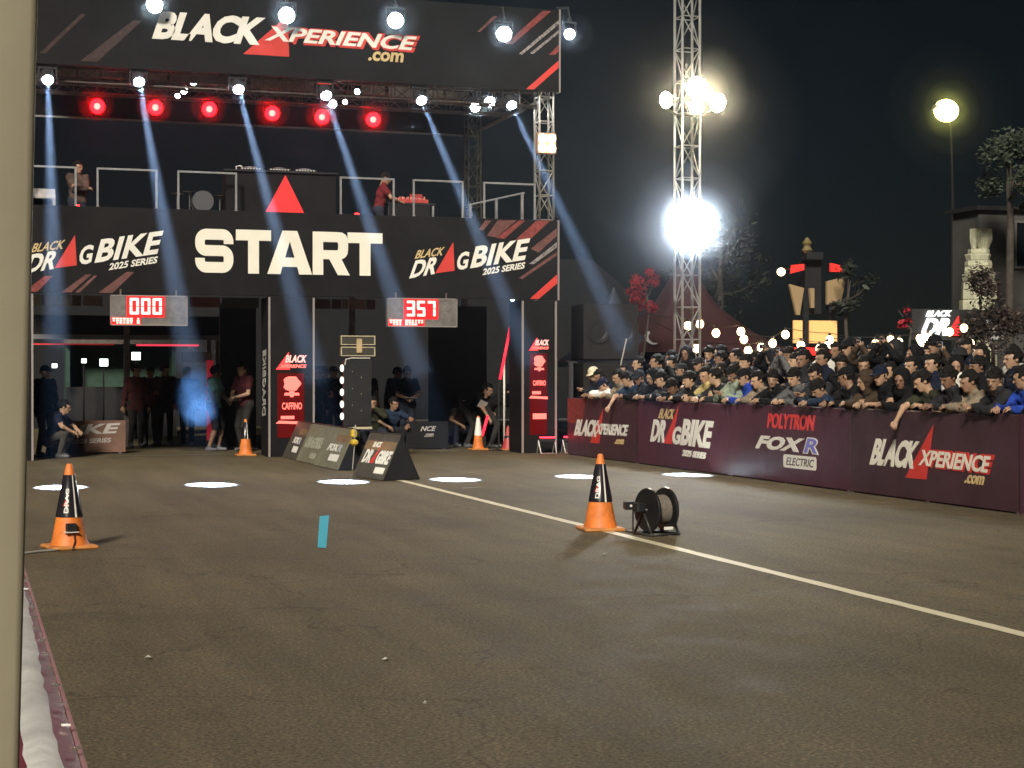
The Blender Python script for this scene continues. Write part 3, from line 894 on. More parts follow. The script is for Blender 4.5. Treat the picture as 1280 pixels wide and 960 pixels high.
flood((12.60, 29.2, 6.72), (-1, -.42, -.22), .16, FLOODW, "small warm floodlight turned to the left on the tower head")
flood((13.10, 29.02, 6.58), (-.30, -1, -.4), .13, FLOODW, "small warm floodlight just below the tower head")
MB().tube([(-.55, -.06, 6.28), (-.25, -.14, 6.13), (.25, -.14, 6.13), (.55, -.06, 6.28)], .022, 6).build("cross_arm", LAMP_GREY, tw)

# ------------------------------------------------------------------ yellow-green street lamp far behind
t = thing("street_lamp", "street lamp with glowing yellow head high above the dark trees", "street lamp", (38.6, 60, 0))
MB().tube([(0, 0, 0), (0, 0, 9), (-.08, 0, 11.6), (-.35, -.1, 12.3)], [.07, .05, .04, .035], 8).build("pole", BLK2, t)
MB().sphere((-.52, -.25, 12.42), (.62, .34, .2), 14, 8).build("hood", LAMP_GREY, t, smooth=True)
MB().sphere((-.52, -.33, 12.30), (.55, .30, .46), 16, 10).build("globe", glow("street_yellow", (1.0, 0.92, 0.20), 7.0), t, smooth=True)
# ================================================================== on the deck
DZ = 4.605
RAIL = mat("rail_grey", (.30, .30, .31), .45, metal=.4, var=.2)
rails = [(1.05, 1.94, "pipe guard frame at the deck's left end beside the pale post"), (2.33, 3.39, "pipe guard frame above the letters BIKE on the left"), (3.79, 4.86, "pipe guard frame just left of the triangle booth"),
         (6.86, 7.90, "pipe guard frame right of the triangle booth, before the DJ"), (8.30, 9.29, "pipe guard frame between the DJ table and rear column"), (9.73, 10.78, "pipe guard frame at the deck's right end beside the column")]
for x0, x1, lab in rails:
    t = thing("guard_frame", lab, "railing", ((x0 + x1) / 2, GY + .3, DZ), group="guard frames along the deck edge")
    w = (x1 - x0) / 2; h = .73
    for s in (-1, 1):
        MB().box((s * w, 0, h / 2), (.035, .035, h)).build("post", RAIL, t)
    MB().box((0, 0, h - .0155), (2 * w - .036, .034, .034)).build("top_rail", RAIL, t)
    b = MB()
    for s in (-1, 1): b.box((s * w, .12, .012), (.05, .34, .022))
    b.build("feet", RAIL, t)
# stair rail at the deck's right end
t = thing("stair_rail", "low slanting stair rail behind the deck's right guard frame", "railing", (10.25, GY + 1.15, DZ))
for x, h in ((-.55, .35), (0, .48), (.55, .62)): MB().box((x, 0, h / 2), (.05, .05, h)).build("post", RAIL, t)
MB().tube([(-.6, 0, .35), (.6, 0, .64)], .02, 6).build("top_rail", RAIL, t)

booth = thing("dj_booth", "black booth with a big red triangle in the middle of the deck", "booth", (5.78, GY + .62, DZ))
bd = MB().box((0, .3, .40), (2.12, .6, .80), ch=.01).build("body", BLK, booth)
ff = lambda u, v, d: (u - 5.78, -.004 - d, v - DZ)
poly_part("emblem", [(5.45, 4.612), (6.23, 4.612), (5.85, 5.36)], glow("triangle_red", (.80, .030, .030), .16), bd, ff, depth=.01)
MB().box((0, .3, .815), (2.2, .7, .03)).build("top", BOX_BLK, booth)
mx = thing("mixing_desk", "silver trimmed mixing decks lying on the black booth", "mixer", (5.78, GY + .92, DZ + .83))
r = random.Random(5)
for k, x in enumerate((-.55, 0, .5)):
    c = MB().box((x, 0, .035), (.42, .34, .07), ch=.008).build("deck_unit", BOX_BLK, mx)
    MB().lathe([(.13, .07), (.13, .085), (.12, .088)], 20, (x, 0, 0)).build("platter", STEEL, c)
    b = MB()
    for j in range(7): b.box((x - .18 + j * .055, -.168, .045), (.03, .012, .018))
    b.build("buttons", mat("button_white", (.75, .75, .75), .4), c)["kind"] = "stuff"
mic = MB().tube([(-.82, -.02, 0), (-.83, -.05, .09), (-.76, -.09, .10), (-.72, -.1, .08)], .012, 6).build("lamp_stalk", WHITE, mx)

# DJ table at right; red light on the gear is put into its colours
t = thing("gear_table", "dark cloth table with legs right of the DJ", "table", (8.57, 33.0, 4.0))
MB().box((0, 0, .98), (.98, .46, .04), ch=.006).build("tabletop", BOX_BLK, t)
for sx in (-.45, .45):
    for sy in (-.19, .19): MB().box((sx, sy, .48), (.04, .04, .96)).build("leg", RAIL, t)
MB().box((-.05, -.22, .80), (.84, .02, .32)).build("apron", BLK2, t)
g2 = thing("drum_machine", "control surface with knobs, red light painted into its colour, on the DJ table", "mixer", (8.57, 32.98, 5.0))
MB().box((0, 0, .04), (.72, .34, .08), ch=.01).build("body", mat("gear_red", (.45, .06, .05), .45, var=.4, scale=18), g2)
b = MB(); r = random.Random(3)
for j in range(16):
    b.lathe([(.018, .08), (.016, .11 + r.uniform(0, .04))], 8, (-.3 + .085 * (j % 8), -.08 + .13 * (j // 8), 0))
b.build("knobs", mat("knob_pink", (.6, .2, .17), .4), g2)["kind"] = "stuff"
MB().box((.16, .06, .13), (.26, .03, .16), Matrix.Rotation(R(-18), 4, 'X')).build("screen", mat("gear_screen", (.30, .05, .05), .25), g2)
# gear clusters at the deck's left: a monitor wedge and drum hardware, dark
t = thing("drum_kit", "small dark drum kit on the deck behind the guard frame", "drum kit", (4.12, GY + .98, DZ))
MB().lathe([(.20, 0), (.20, .30)], 18, (.18, 0, .22), Matrix.Rotation(R(90), 4, 'X')).build("bass_drum", mat("drum_shell", (.10, .10, .11), .3), t)
MB().lathe([(.20, 0), (.205, .012), (.205, .03)], 18, (.18, -.01, .22), Matrix.Rotation(R(90), 4, 'X')).build("drum_hoop", STEEL, t)
for x, h in ((-.28, .36), (.52, .34), (-.05, .40)):
    MB().tube([(x, -.1, 0), (x, -.1, h)], .01, 5).build("stand", STEEL, t)
    MB().lathe([(.005, .012), (.13, 0), (.13, .003), (.005, .018)], 18, (x, -.1, h)).build("cymbal", mat("cymbal", (.35, .30, .2), .35, metal=.8), t)
t = thing("monitor_wedge", "pale stage monitor wedge at the deck's left end", "speaker", (1.30, GY + .85, DZ))
b = MB(); b.prism([(-.25, 0), (.25, 0), (.18, .28), (-.1, .36), (-.25, .2)], -.3, .3, lambda u, v, d: (d, u, v))
b.build("cabinet", mat("wedge_grey", (.40, .38, .36), .6, var=.2), t)
MB().box((0, -.24, .1), (.5, .02, .14)).build("grille", BOX_BLK, t)
for x, lab in ((1.98, "tiny red standby lamp on the deck's left edge"), (7.22, "tiny red standby lamp near the DJ's feet")):
    MB_ = MB(); MB_.box((0, 0, .03), (.09, .06, .06), ch=.01)
    o = setp(MB_.build("standby_lamp", glow("standby", (1, .02, .02), 2.0), loc=(x, GY + .5, DZ)), lab, "lamp", "standby lamps on the deck")
# ================================================================== barriers
MAROON = mat("barrier_maroon", (0.074, 0.026, 0.044), 0.42, var=.2, scale=1.3, bump=.75, bscale=2.6)
MAROON_DK = mat("barrier_dark", (0.058, 0.026, 0.036), 0.42, var=.2, scale=1.3, bump=.75, bscale=2.6)
POLY_RED = mat("print_poly_red", (0.72, 0.06, 0.06), .5)
VIOLET = mat("print_violet", (0.20, 0.20, 0.62), .5)
BX, BT = 11.10, 1.105
bfn = lambda u, v, d: (BX - d, u, v)
cuts = [30.56, 27.02, 23.32, 19.66, 15.92, 12.3]
BL = ["maroon barrier panel with small BLACK XPERIENCE print beside the gate", "maroon barrier panel with the slanted race logo, second from the gate", "maroon barrier panel with POLYTRON FOX R ELECTRIC print",
      "dark maroon barrier panel with large BLACK XPERIENCE print", "plain maroon barrier panel cut by the right picture edge"]
panels = []
for i in range(5):
    y1, y0 = cuts[i], cuts[i + 1]
    t = thing("barrier", BL[i], "barrier", (BX + .06, (y0 + y1) / 2, 0), group="printed barriers along the right lane")
    t0 = Matrix.Translation((-(BX + .06), -(y0 + y1) / 2, 0))
    L = y1 - y0 - .015
    n = 24; b = MB(); vs = []
    rr = random.Random(i)
    ph = [rr.uniform(0, 6) for _ in range(3)]
    def sag(s): return .006 * math.sin(s * 5 + ph[0]) + .004 * math.sin(s * 13 + ph[1])
    for k in range(n + 1):                     # cloth skin: front face bowing slightly, folded over the top
        s = k / n; y = y1 - .007 - L * s
        zt = BT + sag(s) * .8
        for (xx, z) in ((BX - .0, .02), (BX - .001, .35), (BX - .001, .75), (BX, zt - .012), (BX + .014, zt), (BX + .085, zt), (BX + .10, zt - .012), (BX + .10, .55)):
            bow = 0
            vs.append((xx + bow, y, z))
    fs = []
    for k in range(n):
        for j in range(7):
            fs.append((k * 8 + j, k * 8 + j + 1, k * 8 + 8 + j + 1, k * 8 + 8 + j))
    b.add(vs, fs)
    sk = b.build("banner", MAROON_DK if i in (0, 3) else MAROON, t)
    sk.matrix_parent_inverse = t0
    panels.append(sk)
    b = MB()
    for y in (y0 + .05, (y0 + y1) / 2, y1 - .05):
        b.box((BX + .05, y, .53), (.04, .04, 1.06)); b.box((BX + .25, y, .012), (.5, .05, .024))
    b.box((BX + .05, (y0 + y1) / 2, 1.07), (.04, L, .04)); b.box((BX + .05, (y0 + y1) / 2, .3), (.03, L, .03))
    o = b.build("frame", STEEL_DK, t); o.matrix_parent_inverse = t0
def T(name, s, P0, P1, P3, m, p, **k): text_quad(name, s, P0, P1, P3, m, p, bfn, **k)
D = dict(depth=.008, bold=.045)
p = panels[0]
poly_part("red_end", [(30.55, .62), (30.55, 1.085), (29.55, 1.085), (29.75, .62)], RED_DK, p, bfn, depth=.004)
T("lettering", "BLACK", (30.2, .38), (29.0, .39), (30.0, .70), WHITE, p, **D)
poly_part("emblem", [(29.32, .28), (28.85, .28), (28.65, .92)], RED, p, bfn, depth=.006)
T("lettering", "XPERIENCE", (29.04, .445), (27.52, .46), (28.93, .65), WHITE, p, depth=.010, bold=.04)
T("lettering", ".com", (28.08, .30), (27.66, .31), (28.05, .39), GOLD, p, **D)
p = panels[1]
T("lettering", "BLACK", (26.09, .81), (25.49, .81), (25.97, .98), GOLD, p, depth=.008, bold=.02)
T("lettering", "DR", (26.44, .41), (25.83, .41), (26.28, .79), WHITE, p, **D)
poly_part("emblem", [(25.87, .40), (25.52, .40), (25.24, 1.04)], RED, p, bfn, depth=.006)
T("lettering", "G", (25.54, .40), (25.22, .40), (25.43, .70), WHITE, p, **D)
T("lettering", "BIKE", (25.19, .40), (24.05, .39), (25.02, .83), WHITE, p, **D)
T("lettering", "2025 SERIES", (25.11, .225), (24.21, .215), (25.06, .33), WHITE, p, **D)
p = panels[2]
T("lettering", "POLYTRON", (22.07, .77), (20.67, .77), (22.01, .99), POLY_RED, p, depth=.008, bold=.03)
T("lettering", "FOX", (22.45, .46), (21.09, .46), (22.25, .66), WHITE, p, depth=.008, bold=.05, spacing=1.05)
T("lettering", "R", (20.97, .45), (20.51, .45), (20.84, .68), WHITE, p, depth=.006, bold=.07)
T("lettering", "R", (20.93, .465), (20.55, .465), (20.82, .665), VIOLET, p, depth=.010, bold=.02)
rb = []
for cx, cz, a0 in ((20.62, .27, -90), (20.62, .375, 0), (21.51, .375, 90), (21.51, .27, 180)):
    for k in range(5):
        a = R(a0 + k * 22.5); rb.append((cx - math.cos(a) * .04, cz + math.sin(a) * .04))
poly_part("tag", rb, WHITE, p, bfn, depth=.006)
T("lettering", "ELECTRIC", (21.46, .268), (20.67, .268), (21.42, .378), mat("print_dark", (.05, .03, .05), .6), p, depth=.010, bold=.005)
p = panels[3]
T("lettering", "BLACK", (19.16, .385), (18.10, .385), (18.99, .735), CREAM, p, **D)
poly_part("emblem", [(18.29, .27), (17.81, .275), (17.66, .94)], RED, p, bfn, depth=.006)
T("lettering", "XPERIENCE", (18.00, .42), (16.50, .405), (17.88, .655), RED, p, depth=.010, bold=.07)
T("lettering", "XPERIENCE", (17.98, .44), (16.53, .425), (17.90, .635), CREAM, p, depth=.014, bold=.03)
T("lettering", ".com", (17.0, .28), (16.62, .28), (16.96, .385), GOLD, p, depth=.008, bold=.03)

# near left barrier under the camera: banner folded over the rail, its white back showing on top
t = thing("barrier", "near barrier whose folded maroon banner shows its white back", "barrier", (0.03, 3.2, 0))
M0 = Matrix.Translation((-.03, -3.2, 0))
NB_W = mat("banner_back_white", (.62, .62, .60), .55, var=.25, scale=7, bump=.35, bscale=9)
NB_M = mat("banner_hem_maroon", (.17, .035, .05), .5, var=.2, scale=8, bump=.3, bscale=14)
rr = random.Random(4)
n = 90; rows = []
prof0 = [(.128, 0.02), (.130, .5), (.131, 1.05), (.128, 1.098), (.118, 1.104), (.098, 1.106)]
vs = []; fs = []; ms = []
xs_in = None
for k in range(n + 1):
    y = -.8 + 5.3 * k / n
    e1 = .110 + .006 * math.sin(y * 2.3) + rr.uniform(-.002, .002)
    e2 = .070 + .005 * math.sin(y * 1.7 + 1) + rr.uniform(-.002, .002)
    w = .0022 * math.sin(y * 6.1 + 1.3 * math.sin(y * 1.9)) + .0016 * math.sin(y * 14.7 + 2 * math.sin(y * 2.3)) + rr.uniform(-.0005, .0005)
    ring = [(.130, .02), (.131, .6), (.132, 1.06), (.129, 1.098), (.124, 1.106 + w * .3), (e1 + .004, 1.108 + w * .4), (e1, 1.111 + w), ((e1 + e2) / 2, 1.118 + w), (e2, 1.110 + w), (e2 - .004, 1.106), (.056, 1.098), (.052, 1.0), (.052, .7)]
    vs += [(x, y, z) for x, z in ring]
m_ = len(ring)
for k in range(n):
    for j in range(m_ - 1):
        fs.append((k * m_ + j, k * m_ + m_ + j, k * m_ + m_ + j + 1, k * m_ + j + 1))
        ms.append(1 if j in (6, 7) else 0)
b = MB(); b.add(vs, fs); b.m = ms
o = b.build("banner", [NB_M, NB_W], t, smooth=True); o.matrix_parent_inverse = M0
b = MB()
for y in (-.6, 1.1, 2.8, 4.4):
    b.box((.092, y, .52), (.05, .05, 1.04)); b.box((.10, y, .015), (.26, .06, .03))
b.box((.092, 1.85, 1.06), (.05, 5.2, .05))
o = b.build("frame", STEEL_DK, t); o.matrix_parent_inverse = M0
b = MB()
for k in range(25):
    y = .9 + k * .14
    M = Matrix.Rotation(rr.uniform(-.5, .5), 4, 'Z')
    b.box((.120 + rr.uniform(-.003, .003), y, 1.1135), (.012, .003, .003), M)
o = b.build("staple_row", mat("staple_steel", (.8, .78, .75), .25, metal=.9), t); o.matrix_parent_inverse = M0; o["kind"] = "stuff"
o = MB().tube([(.131, -.8 + .25 * k, 1.100) for k in range(22)], .0035, 6).build("hem", mat("hem_pink", (.36, .18, .19), .6), t); o.matrix_parent_inverse = M0

# pale post at the left picture edge
t = thing("tent_post", "pale beige tent post filling the left picture edge", "post", (-.045, .94, 0))
POST = mat("post_beige", (.275, .245, .175), .55, var=.08, scale=4, bump=.05, bscale=20)

b = MB(); w = .032; c = .004
pts = [(w, -w + c), (w, w - c), (w - c * .3, w - c * .3), (w - c, w), (-w + c, w), (-w + c * .3, w - c * .3), (-w, w - c), (-w, -w + c), (-w + c * .3, -w + c * .3), (-w + c, -w), (w - c, -w), (w - c * .3, -w + c * .3)]
vs = []; ZS = [0, .6, 1.15, 1.5, 1.9, 2.9]
for z in ZS:
    xo = .0405 + (z - 1.35) * .0245 - .004 * ((z - 1.6) ** 2)
    vs += [(xo + x, y, z) for x, y in pts]
fs = [tuple(range(11, -1, -1)), tuple(60 + i for i in range(12))]
for r_ in range(5):
    for i in range(12):
        j = (i + 1) % 12
        fs.append((r_ * 12 + i, r_ * 12 + j, r_ * 12 + 12 + j, r_ * 12 + 12 + i))
b.add(vs, fs)
smooth_by_angle(b.build("tube", POST, t), 50)
MB().box((.005, 0, .006), (.16, .16, .012), ch=.004).build("foot_plate", STEEL_DK, t)

# ================================================================== cones, reel, A-frame boards on the strip
CONE_O = mat("cone_orange", (.74, .20, .035), .55, var=.3, scale=7)
CONE_S = mat("cone_sleeve_black", (.018, .016, .02), .22, var=.2)
CONE_BASE = mat("cone_base", (.55, .22, .06), .6, var=.3, scale=14)
def cone(x, y, lab, h=.76, sleeve=(.375, .87), rz=0.0, box=True, r0=.168, sq=False, sleeve_m=CONE_S, k=1.0, strip=WHITE, logo=True):
    t = thing("traffic_cone", lab, "cone", (x, y, 0), rz, "traffic cones on the strip")
    b = MB(); s = .205 * k
    b.box((0, 0, .018), (2 * s, 2 * s, .036), ch=.012)
    b.build("base", CONE_BASE, t)
    def rad(z): return r0 * k * (1 - z / h) + .028 * k * (z / h)
    za, zb = sleeve[0] * h, sleeve[1] * h
    pr = [(rad(.03) + .01, .034), (rad(.06), .07)] + [(rad(z), z) for z in (.15 * h + .02, .5 * h, .9 * h)] + [(rad(h), h - .012), (rad(h) * .75, h)]
    o = MB().lathe(pr, 28).build("body", CONE_O, t); smooth_by_angle(o, 50)
    o = MB().lathe([(rad(za) + .0015, za), (rad(za) + .006, za + .004), (rad(zb) + .006, zb - .004), (rad(zb) + .0015, zb)], 28).build("sleeve", sleeve_m, t); smooth_by_angle(o, 50)
    def cf(u, v, d):                                # u metres round the sleeve, 0 facing -y
        r = rad(v) + .0072 + d; a = u / max(rad((za + zb) / 2), .05) - PI / 2
        return (r * math.cos(a), r * math.sin(a), v)
    if logo:
        text_quad("lettering", "DRAG", (-.030, za + .04), (-.025, zb - .12), (-.060, za + .04), WHITE, o, cf, depth=.001, bold=.03)
        poly_part("emblem", [(-.068, za + .10), (-.025, za + .10), (-.050, za + .16)], RED, o, cf, depth=.0015)
    if strip:
        g_ = MB(); vs = []
        for i in range(9):
            v = za + (zb - za) * i / 8
            vs += [cf(.010, v, .001), cf(.022, v, .001)]
        g_.add(vs, [(2 * i, 2 * i + 1, 2 * i + 3, 2 * i + 2) for i in range(8)])
        g_.build("glint_strip", strip, o)  # white strip paints a specular streak down the sleeve
    return t
c1 = cone(.89, 15.45, "orange cone with black sleeve beside the pale post", h=.755, rz=R(14))
MB().box((-.03, -.150, .20), (.09, .05, .07), ch=.006).build("sensor", BOX_BLK, c1)
MB().box((-.03, -.160, .158), (.12, .05, .006)).build("sensor_shelf", WHITE, c1)
MB().tube([(-.01, -.155, .17), (0, -.165, .08), (-.02, -.19, .04), (-.05, -.26, .008)], .006, 6).build("sensor_cable", BOX_BLK, c1)
c2 = cone(6.02, 15.62, "orange cone with black logo sleeve standing on the white line", h=.76, rz=R(-6))
far_s = mat("cone_sleeve_dim", (.10, .07, .08), .3)
cone(5.10, 32.0, "small orange cone with white stripe left of centre pillar", h=.70, sleeve=(.46, .92), logo=False, k=.9, r0=.15)
cone(10.02, 32.95, "orange cone with white sleeve in the right opening", h=.70, sleeve=(.42, .95), logo=False, k=.85, sleeve_m=WHITE, r0=.14)
tt = cone(10.55, 32.6, "red cone beside the right pillar", h=.50, sleeve=(.5, .6), logo=False, strip=None, k=.8)
for ch in tt.children:
    if ch.name.startswith("body"): ch.data.materials[0] = mat("cone_red", (.42, .05, .05), .5)

# cable from the left cone's sensor to the edge
cb = MB(); r = random.Random(9)
cb.tube([(.89 - .1 - .09 * i, 15.22 - .045 * i + .03 * math.sin(i * 1.3), .012) for i in range(9)], .011, 6)
setp(cb.build("sensor_cable", mat("cable_grey", (.30, .29, .27), .6), smooth=True), "grey cable trailing left from the near orange cone", "cable")

# beam sensor on a stalk and the cable reel, both right of the second cone
t = thing("beam_sensor", "small black beam sensor on a stalk between cone and reel", "sensor", (6.20, 15.30, 0))
MB().box((0, 0, .265), (.10, .08, .08), ch=.008).build("body", BOX_BLK, t)
MB().tube([(.04, 0, .01), (.04, 0, .23)], .009, 6).build("stalk", BOX_BLK, t)
MB().box((.04, 0, .008), (.12, .10, .016), ch=.004).build("foot", BOX_BLK, t)
MB().lathe([(.012, 0), (.012, .01)], 10, (0, -.042, .265), Matrix.Rotation(R(90), 4, 'X')).build("lens", WHITE, t)
rl = thing("cable_reel", "black cable reel on a steel stand beside the second cone", "cable reel", (6.36, 14.98, 0), R(13))
AX = Matrix.Rotation(R(90), 4, 'Y')
for x0, nm in ((-.125, "flange"), (.085, "flange")):
    prf = [(.05, 0), (.205, 0), (.212, .006), (.212, .022), (.205, .028), (.05, .028)]
    o = MB().lathe(prf, 36, (x0, 0, .245), AX).build(nm, mat("reel_black", (.012, .012, .013), .35), rl); smooth_by_angle(o, 40)
WIND = mat("reel_winding", (.15, .125, .10), .8, var=.3, scale=30, bump=.6, bscale=90)
prf = [(.05, -.095)]
for i in range(14): prf += [(.135, -.095 + i * .0129), (.142, -.095 + i * .0129 + .0064)]
prf += [(.135, .085), (.05, .085)]
smooth_by_angle(MB().lathe(prf, 36, (0, 0, .245), AX).build("winding", WIND, rl), 60)
for x in (-.165, .150):
    b = MB(); b.tube([(x, -.14, .018), (x, 0, .25), (x, .14, .018)], .014, 8); b.tube([(x, -.16, .016), (x, .16, .016)], .014, 8)
    b.build("stand", mat("reel_stand", (.03, .03, .03), .4), rl, smooth=True)
for y in (-.14, .14): MB().tube([(-.165, y, .016), (.150, y, .016)], .012, 8).build("foot_bar", mat("reel_stand", (.03, .03, .03), .4), rl, smooth=True)
b = MB()
b.tube([(-.20, 0, .245), (.17, 0, .245)], .02, 10)
b.build("axle", mat("reel_stand", (.03, .03, .03), .4), rl, smooth=True)
MB().box((-.215, 0, .275), (.09, .10, .085), ch=.008).build("socket_box", BOX_BLK, rl)
MB().box((.02, -.16, .075), (.10, .02, .03), ch=.004).build("name_plate", WHITE, rl)

# A-frame boards in a row along the centre line
OLIVE = mat("aframe_print", (.19, .18, .125), .5, var=.25, scale=4, bump=.15, bscale=6)
OLIVE2 = mat("aframe_print_dark", (.075, .068, .056), .5, var=.3, scale=4, bump=.15, bscale=6)
BRN = mat("aframe_tan", (.22, .14, .075), .6, var=.35, scale=5)
def aframe(x, y0, y1, rz, m, lab, mode):
    L = y1 - y0; w = .30; h = .67
    t = thing("a_frame_board", lab, "sign board", (x + w, (y0 + y1) / 2, 0), rz, "A-frame boards along the centre line")
    n = Vector((-h, 0, w)).normalized()
    def side(s):
        b = MB()
        o = [(-w * s, 0), (0, h)]
        nx, nz = h / math.hypot(h, w) * -s, w / math.hypot(h, w)
        th = .012
        A = [(-w * s, -L / 2, .012), (-w * s, L / 2, .012), (-.004 * s, L / 2, h), (-.004 * s, -L / 2, h)]
        B = [(p[0] - nx * th, p[1], p[2] - nz * th) for p in A]
        fs = [(0, 1, 2, 3), (7, 6, 5, 4)] + [(i, 4 + i, 4 + (i + 1) % 4, (i + 1) % 4) for i in range(4)]
        if s > 0: fs = [f[::-1] for f in fs]
        b.add(A + B, fs)
        return b
    pn = side(1).build("panel", m, t); side(-1).build("panel", BLK2, t)
    for y in (-L / 2 + .012, L / 2 - .012):        # black end cloths
        b = MB()
        vs = [(-w + .016, y, .012), (w - .016, y, .012), (0, y, h - .03)]
        b.add(vs + [(p[0], p[1] + .004, p[2]) for p in vs], [(0, 1, 2), (5, 4, 3), (0, 3, 4, 1), (1, 4, 5, 2), (2, 5, 3, 0)])
        b.build("end_cloth", mat("aframe_end", (.006, .006, .008), .9), t)
    MB().tube([(0, -L / 2, h + .004), (0, L / 2, h + .004)], .012, 6).build("ridge", BOX_BLK, t)
    # (u along the board seen left to right, v up the slope)
    sl = math.hypot(h, w)
    def f(u, v, d):
        k = v / sl
        nx, nz = -h / sl, w / sl
        return (-w + w * k + nx * d, L / 2 - u * L, .012 + (h - .012) * k + nz * d)
    D = dict(depth=.006, bold=.045)
    if mode == "drag":
        poly_part("tan_patch", [(.02, .46), (.98, .46), (.98, .70), (.02, .70)], BRN, pn, f, depth=.003)
        text_quad("lettering", "BLACK", (.26, .50), (.52, .50), (.28, .59), WHITE, pn, f, **D)
        text_quad("lettering", "DR", (.10, .24), (.36, .24), (.14, .46), WHITE, pn, f, **D)
        poly_part("emblem", [(.36, .24), (.48, .24), (.56, .56)], RED, pn, f, depth=.005)
        text_quad("lettering", "GBIKE", (.52, .24), (.94, .24), (.57, .46), WHITE, pn, f, **D)
        poly_part("tag", [(.62, .09), (.93, .09), (.93, .19), (.62, .19)], WHITE, pn, f, depth=.005)
    elif mode == "fox":
        poly_part("tan_patch", [(.45, .48), (.98, .48), (.98, .70), (.45, .70)], BRN, pn, f, depth=.003)
        text_quad("lettering", "FOX", (.28, .30), (.66, .30), (.33, .43), WHITE, pn, f, **D)
        text_quad("lettering", "R", (.68, .30), (.82, .30), (.72, .43), mat("print_grey", (.45, .46, .5), .6), pn, f, **D)
        poly_part("tag", [(.48, .13), (.84, .13), (.84, .25), (.48, .25)], WHITE, pn, f, depth=.005)
    elif mode == "worn":
        w2 = mat("print_worn", (.34, .34, .27), .6, var=.5, scale=20)
        text_quad("lettering", "DRAGBIKE", (.12, .26), (.88, .28), (.16, .48), w2, pn, f, **D)
        poly_part("tag", [(.55, .09), (.82, .09), (.82, .19), (.55, .19)], w2, pn, f, depth=.005)
aframe(5.675, 23.83, 24.95, R(10.5), OLIVE2, "nearest A-frame board with the race logo at the white line's end", "drag")
aframe(5.68, 26.60, 28.22, R(2.5), OLIVE, "olive A-frame board with white FOX R print", "fox")
aframe(5.68, 28.28, 29.86, R(1.5), OLIVE, "olive A-frame board with worn pale print", "worn")
aframe(5.66, 29.92, 31.22, 0, OLIVE2, "farthest A-frame board, dark, against the centre pillar", "fox")

# yellow strap bundle hanging at the fox board's near end
t = thing("strap_bundle", "yellow ratchet strap bundle on the ridge between two A-frame boards", "strap", (5.94, 26.40, 0))
YEL = mat("strap_yellow", (.62, .42, .04), .5, var=.2)
b = MB()
b.box((0, 0, .60), (.09, .16, .14), ch=.03); b.box((.0, -.03, .46), (.11, .18, .10), ch=.03)
b.build("coil", YEL, t)
MB().tube([(0, .02, .66), (.02, -.05, .74), (.0, -.10, .68), (0, -.06, .42), (-.02, 0, .02)], .008, 6).build("tail", mat("strap_tail", (.4, .38, .34), .6), t)
# ================================================================== people
def surface_nets(f, org, h):
    nx, ny, nz = f.shape
    ins = f < 0
    cnt = np.zeros((nx - 1, ny - 1, nz - 1)); acc = np.zeros((nx - 1, ny - 1, nz - 1, 3))
    corners = [(i, j, k) for i in (0, 1) for j in (0, 1) for k in (0, 1)]
    def sl(c): return (slice(c[0], nx - 1 + c[0]), slice(c[1], ny - 1 + c[1]), slice(c[2], nz - 1 + c[2]))
    for a in corners:
        for ax in range(3):
            if a[ax] == 1: continue
            b = list(a); b[ax] = 1; b = tuple(b)
            fa, fb = f[sl(a)], f[sl(b)]
            x = (ins[sl(a)] != ins[sl(b)])
            t = np.where(x, fa / np.where(x, fa - fb, 1.0), 0.0)
            cnt += x
            for d in range(3):
                acc[..., d] += np.where(x, a[d] + (t if d == ax else 0.0), 0.0)
    act = cnt > 0
    idx = -np.ones(act.shape, int)
    ii = np.argwhere(act)
    idx[act] = np.arange(len(ii))
    V = (ii + acc[act] / cnt[act][:, None]) * h + np.array(org)
    quads = []
    for ax in range(3):
        o1, o2 = (ax + 1) % 3, (ax + 2) % 3
        a = [slice(0, None)] * 3; b = [slice(0, None)] * 3
        a[ax] = slice(0, -1); b[ax] = slice(1, None)
        ia, ib = ins[tuple(a)], ins[tuple(b)]
        for flip, mk in ((False, ia & ~ib), (True, ~ia & ib)):
            e = np.argwhere(mk)
            e = e[(e[:, o1] > 0) & (e[:, o2] > 0) & (e[:, o1] < f.shape[o1] - 1) & (e[:, o2] < f.shape[o2] - 1)]
            if not len(e): continue
            def cell(d1, d2):
                q = e.copy(); q[:, o1] += d1; q[:, o2] += d2
                return idx[q[:, 0], q[:, 1], q[:, 2]]
            q = np.stack([cell(-1, -1), cell(0, -1), cell(0, 0), cell(-1, 0)], 1)
            if flip: q = q[:, ::-1]
            quads.append(q)
    return V, np.concatenate(quads)

def grid(lo, hi, h):
    ax = [np.arange(lo[i], hi[i] + h, h) for i in range(3)]
    return np.stack(np.meshgrid(*ax, indexing='ij'), -1)

def s_cap(P, a, b, ra, rb):
    a = np.array(a); b = np.array(b); ba = b - a
    t = np.clip(((P - a) @ ba) / max(ba @ ba, 1e-9), 0, 1)
    return np.linalg.norm(P - a - t[..., None] * ba, axis=-1) - (ra + (rb - ra) * t)
def s_ell(P, c, r):
    q = (P - np.array(c)) / np.array(r)
    return (np.linalg.norm(q, axis=-1) - 1) * min(r)
def smin(a, b, k):
    h = np.clip(.5 + .5 * (b - a) / k, 0, 1)
    return b * (1 - h) + a * h - k * h * (1 - h)

